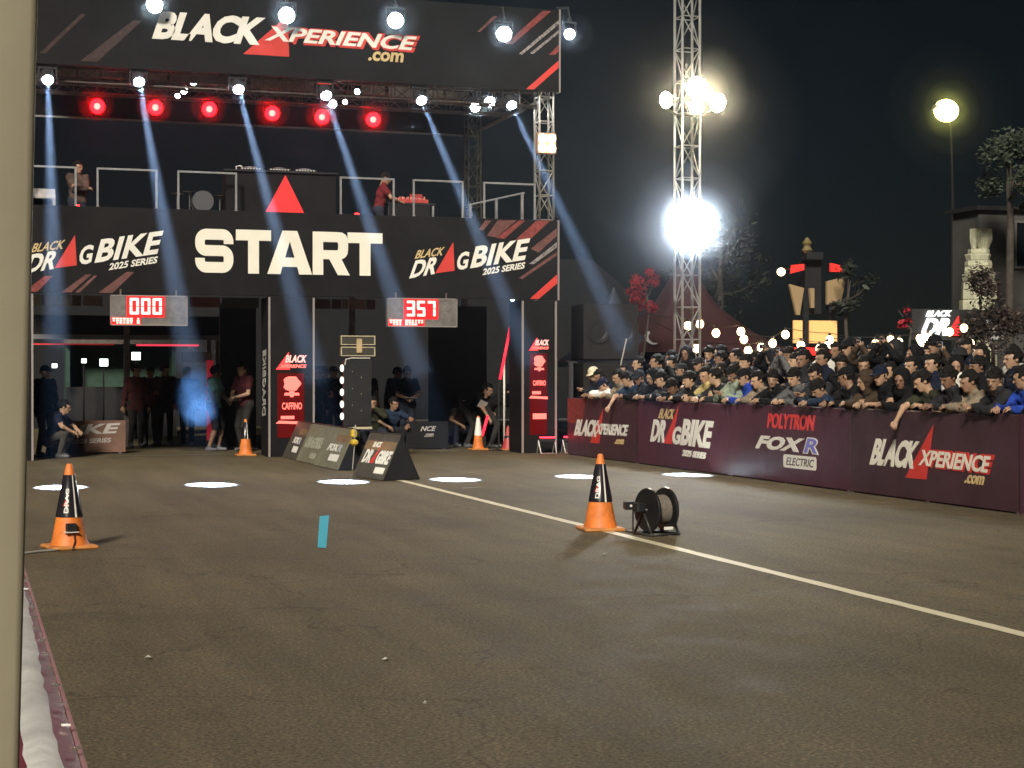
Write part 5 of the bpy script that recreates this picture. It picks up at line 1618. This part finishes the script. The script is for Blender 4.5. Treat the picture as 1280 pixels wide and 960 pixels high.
MB().tube([(-.24, -.08, 1.72), (-.22, -.08, 1.82), (-.12, -.08, 1.84), (.22, -.08, 1.84)], .012, 6).build("cable", mat("tree_cable", (.55, .53, .48), .5), t)
TL_ = glow("tree_lamp", (1.0, .97, .88), .35)
for k in range(5):
    o = MB().sphere((-.275, 0, .80 + k * .215), (.035, .06, .065), 12, 8).build("lamp", TL_, t, smooth=True)
b = MB(); b.box((0, .02, .30), (.10, .08, .6)); b.box((0, .02, .02), (.5, .4, .04))
b.build("stand", BOX_BLK, t)
b = MB()
for zz in (.9, 1.2, 1.5): b.box((.06, -.072, zz), (.012, .008, .02)); b.box((-.1, -.072, zz + .1), (.012, .008, .012))
b.build("screws", TAN, t)

# red light tube leaning in the right opening, its stand and a white pole
t = thing("light_tube", "glowing red light tube leaning in the right opening", "light tube", (10.33, 32.45, 1.45))
MB().tube([(0, 0, 0), (.27, .05, 1.22)], .028, 10).build("tube", glow("tube_red", (1.0, .02, .045), .5), t, smooth=True)
b = MB(); b.tube([(0, 0, .0), (-.02, .02, -.18)], .02, 8); b.tube([(-.02, .02, -.18), (-.02, .02, -1.44)], .015, 8); b.box((-.02, .02, -1.44), (.4, .06, .02)); b.box((-.02, .02, -1.43), (.06, .4, .02))
b.build("stand", BOX_BLK, t)
t = thing("light_tube", "short red glowing tube low between the bending men", "light tube", (10.12, 33.0, .28))
MB().tube([(0, 0, 0), (.12, .0, .42)], .03, 10).build("tube", MATS["tube_red"], t, smooth=True)
MB().box((0, 0, -.14), (.12, .12, .28)).build("base", BOX_BLK, t)
t = thing("slim_pole", "slim white pole standing beside the red light tube", "pole", (10.66, 33.2, 0))
MB().tube([(0, 0, .02), (0, 0, 1.95)], .022, 8).build("tube", WHITE, t, smooth=True)
MB().lathe([(.14, 0), (.14, .02), (.03, .03)], 18).build("base", BOX_BLK, t)
# red LED strips on a lintel across the left opening, the far pit building behind
t = thing("pit_canopy", "dark canopy beam with red light strip across the left opening", "canopy", (2.9, 37.4, 0))
MB().box((0, 0, 2.36), (5.0, .12, .10)).build("beam", mat("canopy_edge", (.20, .20, .21), .5, metal=.3), t)
MB().box((0, .8, 2.62), (5.0, 1.6, .42)).build("roof", BLK2, t)
MB().box((-.9, -.02, 2.20), (2.2, .04, .03)).build("strip", glow("strip_dim", (.9, .05, .06), .05), t)
MB().box((1.35, -.02, 2.19), (1.35, .045, .04)).build("strip", glow("strip_red", (1.0, .06, .10), .25), t)
for x in (-2.45, 2.45): MB().box((x, .06, 1.16), (.10, .10, 2.3)).build("post", STEEL_DK, t)
for x in (-2.45, 2.45): MB().box((x, 1.5, 1.2), (.10, .10, 2.4)).build("post", STEEL_DK, t)
o = thing("hanging_sign", "blank grey hanging sign by the left screen", "sign", (4.78, 36.6, 1.92))
MB().box((0, 0, .0), (.66, .03, .22)).build("board", mat("sign_grey", (.30, .29, .28), .6, var=.15), o)
MB().box((0, .6, .22), (.03, 1.6, .02)).build("hanger", STEEL_DK, o)
MB().box((0, .0, .16), (.03, .03, .12)).build("drop", STEEL_DK, o)
t = thing("red_banner_stand", "narrow red banner stand at the left opening's edge", "banner", (4.98, 36.0, 0))
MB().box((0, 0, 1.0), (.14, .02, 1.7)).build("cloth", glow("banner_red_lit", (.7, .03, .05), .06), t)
MB().box((0, 0, .07), (.2, .2, .14)).build("base", BOX_BLK, t)
# low barrier with the race logo inside the left opening
t = thing("barrier", "low brown barrier reading BIKE inside the left opening", "barrier", (2.30, 33.7, 0))
o = MB().box((0, 0, .34), (1.42, .05, .62)).build("banner", mat("brown_banner", (.16, .085, .06), .6, var=.2, scale=3), t)
ff = lambda u, v, d: (u - 2.30, -.026 - d, v)
text_quad("lettering", "BIKE", (1.75, .36), (2.82, .40), (1.85, .56), mat("print_dim", (.45, .42, .40), .7), o, ff, depth=.005, bold=.035)
text_quad("lettering", "2025 SERIES", (1.98, .20), (2.72, .22), (2.0, .29), MATS["print_dim"], o, ff, depth=.005, bold=.03)
for x in (-.6, .6): MB().box((x, .12, .016), (.06, .5, .03)).build("foot", STEEL_DK, t)
# small print on the black cloth low in the right opening
t = thing("low_banner", "low black cloth with faint white print in the right opening", "banner", (9.1, 33.55, 0))
o = MB().box((0, 0, .30), (.9, .03, .56)).build("cloth", BLK2, t)
ff = lambda u, v, d: (u - 9.1, -.016 - d, v)
text_quad("lettering", "NCE", (8.95, .38), (9.25, .38), (8.99, .48), MATS["print_dim"], o, ff, depth=.005, bold=.03)
text_quad("lettering", ".com", (9.03, .26), (9.22, .26), (9.05, .33), MATS["print_dim"], o, ff, depth=.005, bold=.02)
for x in (-.35, .35): MB().box((x, .08, .01), (.05, .3, .02)).build("foot", STEEL_DK, t)
# pit lamps and the green booth far behind the left opening
PITL = glow("pit_lamp", (.9, 1.0, .95), 2.0)
for i, (x, z, s, lab) in enumerate([(2.08, 1.76, .07, "small white pit lamp seen low beside the pale post"), (2.77, 1.88, .07, "second white pit lamp in the left opening"), (3.24, 1.84, .12, "square white pit lamp in the left opening"), (4.01, 2.0, .13, "bright white pit lamp above the green booth"), (4.02, 1.60, .05, "tiny white pit lamp under the green booth's lamp")]):
    t = thing("pit_lamp", lab, "lamp", (x, 42, 0), group="pit lamps behind the left opening")
    MB().tube([(0, .1, 0), (0, .1, z)], .02, 6).build("pole", BLK2, t)
    MB().box((0, .05, z), (s * 1.8, .06, s * 1.6), ch=.01).build("housing", LAMP_BLK, t)
    MB().box((0, .01, z), (s * 1.6, .02, s * 1.4)).build("panel", PITL, t)
t = thing("pit_booth", "dim green pit booth behind the left opening", "booth", (3.75, 43.0, 0))
GB = mat("booth_green", (.025, .06, .04), .7, var=.3)
MB().box((0, .9, 1.15), (2.6, .1, 2.3)).build("back_wall", GB, t)
for x in (-1.3, 1.3): MB().box((x, .45, 1.15), (.1, .8, 2.3)).build("side_wall", GB, t)
MB().box((0, -.05, .62), (2.7, .12, 1.24)).build("counter", BOX_BLK, t)
MB().box((0, .4, 2.36), (2.8, 1.2, .1)).build("roof", STEEL_DK, t)
for x, y, w, lab in [(11.75, 42, .36, "white lit doorway panel far behind the right opening"), (16.8, 41.6, .12, "small white lit panel seen past the slim pole")]:
    t = thing("wall_lamp", lab, "lamp", (x, y, 0))
    MB().box((0, 0, 1.62), (w, .04, .50 if w > .2 else .18)).build("panel", glow("panel_white", (.95, .98, 1.0), .4), t)
    MB().box((0, .04, .85), (.05, .05, 1.7)).build("post", STEEL_DK, t)
# backdrop: dark marquee wall closing the pit
t = thing("marquee", "long dark marquee closing the pit far behind the gate", "marquee", (6.0, 50, 0))
MB().box((0, 0, 1.8), (30, .1, 3.6)).build("wall", mat("marquee_dark", (.006, .0065, .008), .9, var=.3), t)
b = MB(); b.prism([(-15, 3.6), (15, 3.6), (13, 5.2), (-13, 5.2)], 0, 5, lambda u, v, d: (u, d, v)); b.build("roof", MATS["marquee_dark"], t)

# dark speaker stacks and flight cases between gate and barrier
t = thing("speaker_stack", "tall dark speaker stack behind the barrier's gate end", "speaker", (13.05, 33.6, .0))
for k, (z, h) in enumerate(((.9, 1.8), (2.45, 1.2))):
    c = MB().box((0, 0, z), (1.25, .8, h), ch=.03).build("cabinet", mat("speaker_dark", (.010, .009, .009), .7, var=.3), t)
    for sx in (-.3, .3): MB().lathe([(.24, 0), (.25, .02), (.18, .01), (.05, -.03)], 20, (sx, -.41, z), Matrix.Rotation(R(90), 4, 'X')).build("cone", BOX_BLK, c)
t = thing("light_stand", "thin dark stand with crossbar right of the gate", "stand", (11.75, 33.0, 0))
b = MB(); b.tube([(0, 0, 0), (0, 0, 1.9)], .02, 6); b.tube([(-.35, 0, 1.88), (.45, 0, 1.80)], .016, 6)
b.build("pole", STEEL_DK, t)
for a in (0, 2.1, 4.2): MB().tube([(0, 0, .5), (.35 * math.cos(a), .35 * math.sin(a), .0)], .012, 6).build("leg", STEEL_DK, t)
for x in (.3, -.2): MB().box((x, 0, 1.05), (.10, .06, 1.5)).build("cloth_strip", mat("strip_grey", (.10, .10, .11), .8), t)
t = thing("flag_pole", "thin slanting pale pole above the person in the cream hat", "pole", (11.98, 30.1, 0))
MB().tube([(0, 0, 1.55), (.16, 0, 2.24)], .014, 6).build("pole", mat("pole_pale", (.35, .32, .3), .5), t)
MB().tube([(-.34, 0, 0), (0, 0, 1.55)], .014, 6).build("pole_foot", mat("pole_pale", (.35, .32, .3), .5), t)
# blue-lit flag fabrics: two far small cool lamps behind the gate's right side
for x, z, lab in ((15.05, 4.05, "faint cool lamp in the dark right of the gate"), (14.35, 3.75, "fainter small cool lamp right of the gate")):
    t = thing("far_lamp", lab, "lamp", (x, 44, 0), group="far cool lamps right of the gate")
    MB().tube([(0, 0, 0), (0, 0, z)], .04, 6).build("pole", STEEL_DK, t)
    MB().sphere((0, -.05, z), (.10, .08, .2), 10, 8).build("globe", glow("far_cool", (.55, .85, .85), .9), t)

# ================================================================== festoon bulbs and what stands behind the crowd
BULB = glow("festoon_bulb", (1.0, .66, .32), 5.0, sample=False)
bulbs = [(14.72, 2.59), (15.0, 2.63), (15.38, 2.44), (15.97, 2.48), (16.04, 2.31), (14.89, 2.10), (16.1, 2.06), (16.41, 2.13), (16.73, 2.23), (17.04, 2.42), (17.36, 2.18), (17.81, 2.11), (18.0, 2.17), (18.12, 2.31), (19.26, 2.23),
         (19.64, 2.32), (19.86, 2.27), (20.44, 2.27), (20.6, 2.40), (20.39, 2.36), (21.16, 2.51), (21.53, 2.60), (21.7, 2.26)]
bulbs.sort()
sock = LAMP_BLK
wires = {0: [], 1: []}
mesh_b = MB().sphere((0, 0, 0), (.082, .082, .092), 14, 10).mesh("bulb", BULB, True)
mesh_s = MB().lathe([(.03, .085), (.034, .10), (.03, .15), (.012, .16)], 10).mesh("socket", sock)
for i, (x, z) in enumerate(bulbs):
    k = 0 if z > 2.22 else 1
    y = 33.0 + (.0 if k == 0 else -.35)
    x = x + (0 if k == 0 else -.13)
    t = thing("festoon_bulb", "%s warm festoon bulb from the tower, glowing above the crowd" % ordinal(i), "light bulb", (x, y, z), group="festoon bulbs above the crowd")
    link("bulb", mesh_b, t); link("socket", mesh_s, t)
    wires[k].append((x, y, z + .15))
for k in (0, 1):
    pts = []
    w = [(13.3, wires[k][0][1], 2.9)] + wires[k] + [(23.2, wires[k][0][1], 2.7)]
    for a, b_ in zip(w, w[1:]):
        for q in range(4):
            u_ = q / 4; pts.append((a[0] + (b_[0] - a[0]) * u_, a[1], a[2] + (b_[2] - a[2]) * u_ - .12 * u_ * (1 - u_)))
    pts.append(w[-1])
    t = thing("festoon_cable", ["upper dark festoon cable strung over the crowd", "lower dark festoon cable strung over the crowd"][k], "cable", w[-1])
    MB().tube([Vector(p) - Vector(w[-1]) for p in pts], .008, 5).build("wire", BOX_BLK, t)
    MB().tube([(0, 0, 0), (0, 0, -w[-1][2])], .03, 6).build("end_post", STEEL_DK, t)

# maroon festival tent behind the tower
t = thing("peaked_tent", "dark maroon peaked tent behind the lighting tower", "tent", (19.6, 44.2, 0))
b = MB()
for k in range(10):
    pass
vs = []; n = 8
prof = [(2.3, 2.15), (1.45, 2.75), (.8, 3.5), (.3, 4.4), (.03, 4.85)]
for rr_, z in prof:
    for k in range(4 * n):
        a = 2 * PI * k / (4 * n)
        q = 1 / max(abs(math.cos(a)), abs(math.sin(a)))
        q = 1 + (q - 1) * (1 if rr_ > 1 else .6)
        vs.append((rr_ * q * math.cos(a), rr_ * q * math.sin(a), z))
m_ = 4 * n
b.add(vs, [(i * m_ + k, i * m_ + (k + 1) % m_, (i + 1) * m_ + (k + 1) % m_, (i + 1) * m_ + k) for i in range(4) for k in range(m_)])
b.build("canopy", mat("tent_maroon", (.034, .009, .010), .7, var=.25, scale=2), t, smooth=True)
for sx in (-2.25, 2.25):
    for sy in (-2.25, 2.25): MB().box((sx, sy, 1.08), (.08, .08, 2.16)).build("leg", STEEL_DK, t)
MB().box((0, 2.25, 1.1), (4.4, .04, 2.1)).build("back_cloth", mat("tent_maroon", (.16, .035, .03)), t)
t = thing("peaked_tent", "dark navy tent with a pale crescent left of the tower", "tent", (17.2, 43.6, 0))
b = MB(); b.add(vs, [(i * m_ + k, i * m_ + (k + 1) % m_, (i + 1) * m_ + (k + 1) % m_, (i + 1) * m_ + k) for i in range(4) for k in range(m_)])
cn = b.build("canopy", mat("tent_navy", (.022, .025, .04), .7), t, smooth=True)
cn.scale = (.6, .6, .82)
for sx in (-1.3, 1.3):
    for sy in (-1.3, 1.3): MB().box((sx, sy, .9), (.07, .07, 1.8)).build("leg", STEEL_DK, t)
b = MB(); pts = [(.22 * math.cos(R(a)), .22 * math.sin(R(a))) for a in range(110, 311, 20)] + [(.06 + .17 * math.cos(R(a)), .17 * math.sin(R(a))) for a in range(300, 119, -20)]
for i in range(len(pts) // 2 - 1):
    j = len(pts) - 1 - i
    b.add([(pts[i][0], 0, pts[i][1]), (pts[i + 1][0], 0, pts[i + 1][1]), (pts[j - 1][0], 0, pts[j - 1][1]), (pts[j][0], 0, pts[j][1])], [(0, 1, 2, 3)])
b.build("crescent", mat("crescent_grey", (.3, .3, .32), .6), t, loc=(.55, -1.45, 2.55), rot=(R(-28), 0, 0))

# food kiosk with flared lit panels
LITP = glow("kiosk_panel", (1.0, .55, .20), .13)
LITR = glow("kiosk_red", (1.0, .04, .03), .12)
t = thing("food_kiosk", "kiosk with flared amber lit panels and red roof trims", "kiosk", (22.6, 42, 0))
for x in (-.32, .48): MB().box((x, 0, 1.9), (.16, .16, 3.8)).build("post", BOX_BLK, t)
pf = lambda u, v, d: (u, -.12 - d, v)
poly_part("lit_panel", [(-.72, 2.42), (-.46, 2.42), (-.46, 3.05), (-.72, 3.05)], LITP, t, pf, depth=.02, back=-.06)
poly_part("lit_panel", [(-.22, 2.42), (.62, 2.42), (.62, 3.05), (-.22, 3.05)], LITP, t, pf, depth=.02, back=-.06)
poly_part("lit_panel", [(-.86, 4.05), (-.42, 3.95), (-.55, 3.2), (-.65, 3.2)], mat("kiosk_beige", (.34, .24, .13), .6), t, pf, depth=.04, back=-.06)
poly_part("lit_panel", [(.30, 4.15), (.92, 4.30), (.72, 3.55), (.30, 3.50)], MATS["kiosk_beige"], t, pf, depth=.04, back=-.06)
poly_part("lit_panel", [(-.24, 3.95), (-.10, 3.95), (-.10, 3.4), (-.20, 3.4)], MATS["kiosk_beige"], t, pf, depth=.04, back=-.06)
poly_part("roof_trim", [(-.80, 4.35), (-.42, 4.45), (-.42, 4.62), (-.78, 4.58)], LITR, t, pf, depth=.05, back=-.06)
poly_part("roof_trim", [(.42, 4.42), (.82, 4.42), (.80, 4.58), (.62, 4.62), (.42, 4.66)], LITR, t, pf, depth=.05, back=-.06)
poly_part("red_band", [(-.76, 2.08), (.66, 2.08), (.66, 2.30), (-.76, 2.30)], LITR, t, pf, depth=.02, back=-.06)
MB().box((0, .6, 1.2), (1.5, 1.0, 2.3)).build("counter", mat("kiosk_dark", (.03, .025, .02), .7), t)
MB().box((0, .3, 4.0), (.5, .4, 1.5)).build("roof_block", BOX_BLK, t)
MB().lathe([(.05, 4.9), (.16, 5.0), (.08, 5.12), (.14, 5.2), (.03, 5.36)], 10, (-.30, -.1, 0)).build("finial", mat("kiosk_gold", (.18, .14, .06), .4), t)
MB().box((-.1, -.05, 4.85), (.5, .3, .2)).build("finial_base", BOX_BLK, t)
tb_ = thing("kiosk_lamp", "single white bulb at the kiosk's upper left corner", "light bulb", (21.45, 41.8, 4.38))
MB().sphere((0, 0, 0), .11, 12, 8).build("bulb", BULB, tb_, smooth=True)
MB().tube([(0, .03, .05), (.35, .15, .10)], .02, 6).build("arm", BOX_BLK, tb_)

# lit race sign far right, pale column, house wall
t = thing("lit_sign", "white lit race sign above the crowd at right", "sign", (29.2, 45, 0))
SG = glow("sign_white", (.95, 1.0, .98), .5)
sf = lambda u, v, d: (u - 29.2, -d, v)
bd = MB().box((0, .06, 3.08), (3.3, .08, .95)).build("board", mat("sign_board_dark", (.03, .03, .03), .7), t)
text_quad("lettering", "DR", (27.80, 2.74), (28.75, 2.74), (28.05, 3.28), SG, bd, sf, depth=.05, bold=.04)
text_quad("lettering", "BLACK", (28.0, 3.32), (28.85, 3.34), (28.08, 3.50), SG, bd, sf, depth=.05, bold=.03)
poly_part("emblem", [(28.72, 2.74), (29.22, 2.74), (29.15, 3.36)], glow("sign_red", (1.0, .05, .05), .12), bd, sf, depth=.04)
text_quad("lettering", "GBIKE", (29.28, 2.80), (30.75, 2.86), (29.40, 3.22), mat("sign_grey_l", (.6, .6, .6), .5), bd, sf, depth=.05, bold=.03)
text_quad("lettering", "2025 SERIES", (29.75, 2.62), (30.75, 2.64), (29.78, 2.74), MATS["sign_grey_l"], bd, sf, depth=.05, bold=.03)
for x in (-1.3, 1.3): MB().box((x, .14, 1.3), (.1, .08, 2.6)).build("post", STEEL_DK, t)
t = thing("stone_column", "pale carved stone column with stacked blocks beside the house", "column", (31.85, 48, 0))
ST = mat("pale_stone", (.50, .50, .36), .8, var=.2, scale=5, bump=.3, bscale=8)
ST2 = mat("pale_stone", (.5, .5, .36))
r = random.Random(2)
for k, (z0, z1, w0, w1) in enumerate([(0, 2.6, .6, .55), (2.62, 4.0, .55, .56), (4.02, 4.6, .58, .56), (4.62, 4.86, .50, .52), (4.88, 5.1, .48, .46), (5.12, 5.3, .44, .42), (5.32, 5.52, .38, .42), (5.54, 5.68, .34, .34)]):
    b = MB(); xo = r.uniform(-.05, .05)
    b.lathe([(w0, z0), (w0 * 1.02, z0 + .04), (w1 * 1.02, z1 - .04), (w1, z1)], 8, (xo, 0, 0), Matrix.Rotation(r.uniform(0, 1), 4, 'Z'))
    b.build("block", ST, t)
for s, w in ((-.20, .15), (.16, .30)):
    b = MB(); b.lathe([(w * .55, 5.69), (w, 6.0), (w * .95, 6.35)], 8, (s, -.05, 0)); b.build("block", ST, t)
t = thing("house", "dim grey house wall with dark window at the right edge", "house", (36.4, 50, 0))
HW = mat("house_wall", (.060, .058, .056), .9, var=.2, scale=2, bump=.2)
MB().box((0, .8, 3.6), (6.4, 1.6, 7.2)).build("wall", HW, t)
w_ = MB().box((-1.25, -.03, 6.05), (1.0, .1, 1.5)).build("window", mat("window_dark", (.008, .009, .012), .15), t)
b = MB()
for dx_, dz_, sx, sz in ((0, .79, 1.16, .08), (0, -.79, 1.16, .08), (-.54, 0, .08, 1.5), (.54, 0, .08, 1.5), (0, 0, .05, 1.5)): b.box((-1.25 + dx_, -.07, 6.05 + dz_), (sx, .1, sz))
b.build("frame", mat("window_frame", (.12, .115, .105), .7), w_)
MB().box((0, .8, 7.27), (6.8, 2.0, .14)).build("roof", mat("roof_dark", (.008, .007, .007), .8), t)

# ================================================================== trees
LEAF = {}
def leaf_mat(name, col):
    m = bpy.data.materials.new(name); m.use_nodes = True
    nt = m.node_tree; b = nt.nodes["Principled BSDF"]
    g_ = nt.nodes.new("ShaderNodeNewGeometry")
    cr = nt.nodes.new("ShaderNodeValToRGB")
    cr.color_ramp.elements[0].color = (*[c * .55 for c in col], 1); cr.color_ramp.elements[1].color = (*[c * 1.5 for c in col], 1)
    nt.links.new(g_.outputs["Random Per Island"], cr.inputs["Fac"])
    nt.links.new(cr.outputs["Color"], b.inputs["Base Color"])
    b.inputs["Roughness"].default_value = .6
    return m
GREEN = leaf_mat("leaf_green", (.04, .055, .035)); RLEAF = leaf_mat("leaf_red", (.24, .008, .018)); DKG = leaf_mat("leaf_dark", (.014, .018, .012)); RBR = leaf_mat("leaf_rust", (.040, .028, .022))
BARK = mat("bark", (.06, .05, .042), .9, var=.3, bump=.5, bscale=15)
def tree(x, y, h, crown, seed, leaf, lab, n=2600, ls=.16, z0=0, trunk_r=.14, cat="tree", name="tree", clumps=16, limbs=7):
    r = random.Random(seed)
    t = thing(name, lab, cat, (x, y, z0))
    cz0, cz1, cr = crown
    b = MB()
    top = Vector((r.uniform(-.3, .3), r.uniform(-.3, .3), cz0 + (cz1 - cz0) * .7))
    path = [Vector((0, 0, -.05)), Vector((r.uniform(-.1, .1), 0, cz0 * .5)), Vector((r.uniform(-.15, .15), r.uniform(-.1, .1), cz0)), top]
    b.tube(path, [trunk_r * 1.25, trunk_r, trunk_r * .8, trunk_r * .2], 8)
    cl = []
    for k in range(clumps):
        a = r.uniform(0, 2 * PI); q = math.sqrt(r.random()); zz = cz0 + (cz1 - cz0) * r.random()
        env = math.sin(PI * min(max((zz - cz0) / (cz1 - cz0), .06), .97)) ** .6
        c = Vector((cr * q * env * math.cos(a), cr * q * env * math.sin(a), zz))
        cl.append((c, r.uniform(.22, .45) * cr))
        if k < limbs:
            s = path[2].lerp(top, r.uniform(0, .6))
            b.tube([s, s.lerp(c, .5) + Vector((0, 0, -.1)), c], [trunk_r * .45, trunk_r * .28, trunk_r * .08], 5)
    b.build("trunk", BARK, t, smooth=True)
    vs = []; fs = []
    for i in range(n):
        c, rad = cl[r.randrange(len(cl))]
        d = Vector((r.gauss(0, 1), r.gauss(0, 1), r.gauss(0, .8))); d.normalize()
        p = c + d * rad * r.random() ** .45
        s = ls * r.uniform(.5, 1.2)
        u_ = Vector((r.gauss(0, 1), r.gauss(0, 1), r.gauss(0, 1))).normalized(); v_ = u_.orthogonal().normalized()
        k = len(vs)
        vs += [p - u_ * s, p + v_ * s * .42, p + u_ * s, p - v_ * s * .42]
        fs.append((k, k + 1, k + 2, k + 3))
    cb_ = MB(); cb_.add(vs, fs); cb_.build("crown", leaf, t)
    return t
tree(31.7, 46.0, 9.6, (6.6, 9.3, 1.35), 3, GREEN, "grey-green leafy tree top above the house at right", n=5200, ls=.10, clumps=15)
tree(28.6, 43.0, 4.6, (2.4, 4.5, 1.45), 5, RBR, "rust coloured bush in front of the stone column", n=5000, ls=.085, cat="bush", name="bush", trunk_r=.08)
tree(26.9, 44.2, 4.0, (2.9, 3.75, .32), 8, RLEAF, "small sprig of red leaves left of the rust bush", n=70, ls=.16, cat="bush", name="bush", trunk_r=.05, clumps=5, limbs=4)
tree(16.45, 39.6, 4.6, (3.2, 4.25, .55), 9, RLEAF, "small tree with red light painted into its leaves, left of the tower", n=900, ls=.055, trunk_r=.03, clumps=9)  # no red lamp here; its light is put into the leaf colour
tree(26.2, 56, 7.0, (4.2, 7.4, 2.0), 30, DKG, "dark slim tree far behind, just right of the food kiosk", n=900, ls=.13, trunk_r=.16, clumps=16)
tree(23.3, 41.4, 5.0, (3.1, 4.6, .7), 50, DKG, "dark foliage hanging before the kiosk panels", n=260, ls=.13, trunk_r=.06, clumps=8)

# ================================================================== haze: the smoke the beams show up in, and a thicker puff in the second beam
def volume(name, density, col, g_):
    m = bpy.data.materials.new(name); m.use_nodes = True
    nt = m.node_tree; nt.nodes.clear()
    o = nt.nodes.new("ShaderNodeOutputMaterial"); v = nt.nodes.new("ShaderNodeVolumePrincipled")
    v.inputs["Density"].default_value = density; v.inputs["Anisotropy"].default_value = g_; v.inputs["Color"].default_value = (*col, 1)
    nt.links.new(v.outputs[0], o.inputs["Volume"])
    return m
hz = MB().box((50, 250, 6.3), (904, 904, 14.8))
setp(hz.build("haze", volume("haze_air", .00020, (.52, .72, 1.0), .65)), kind="stuff")

def smoke(name, c, r, density, g_=.6, col=(.8, .88, 1.0), bump=0.0, h=.12, seed=0.0):
    """a closed uneven puff of thicker smoke"""
    lo = [-k * 1.35 for k in r]; hi = [k * 1.35 for k in r]
    P = grid(lo, hi, h)
    q = P / np.array(r)
    d = np.linalg.norm(q, axis=-1) - 1
    d = d + bump * (np.sin(q[..., 0] * 5 + seed) * np.sin(q[..., 2] * 6 + 1 + seed) + .6 * np.sin(q[..., 1] * 9 + q[..., 2] * 7 + seed))
    V, Q = surface_nets(d, lo, h)
    me = np_mesh(name, V, Q, [volume(name + "_air_%.2f" % c[0], density, col, g_)])
    return setp(link(name, me, None, c), kind="stuff")
smoke("smoke", (3.27, 24.9, 1.32), (.40, .40, .50), .010, col=(.30, .58, 1.0), bump=.16, h=.06)  # blue of the beam is put into the puff's own colour
smoke("smoke", (3.29, 24.6, 1.05), (.28, .28, .26), .010, col=(.30, .58, 1.0), bump=.2, h=.05, seed=2)
def halo(c, rs, dens, sy=.55):
    """nested smoke puffs, added round a lamp to give it a glow"""
    for i, (r_, d_) in enumerate(zip(rs, dens)):
        smoke("smoke", c, (r_, r_ * sy, r_ * .95), d_, g_=.55, h=r_ / 8, bump=.0, seed=i)  # added puffs stand in for the lamp's bloom
halo((13.03, 28.75, 4.36), (.78, 1.3, 2.1), (.045, .014, .004))
halo((13.12, 28.75, 6.85), (.55, .95, 1.5), (.040, .014, .004))
halo((38.1, 59.3, 12.3), (1.3, 2.0, 3.0), (.03, .012, .006), .4)
for x, z in [(2.47, 6.75), (3.58, 6.78), (4.63, 6.80), (5.88, 6.78), (6.89, 6.75), (7.95, 6.75)]:
    halo((x - .05, 33.25, z), (.36,), (.16,), .7)
smoke("fog", (6.0, 28.2, 5.6), (8.0, 5.6, 4.9), .00105, g_=.65, h=.5, bump=.04)
for x, z in TL:
    halo((x, 30.75, z - .03), (.42,), (.030,), .6)
for x, z, gx, gy in BEAMS:
    halo((x, GY - .12, z - .05), (.26,), (.030,), .8)
for x, z in ((10.03, 7.06), (10.35, 7.18)):
    halo((x, 33.0, z), (.26,), (.06,), .8)
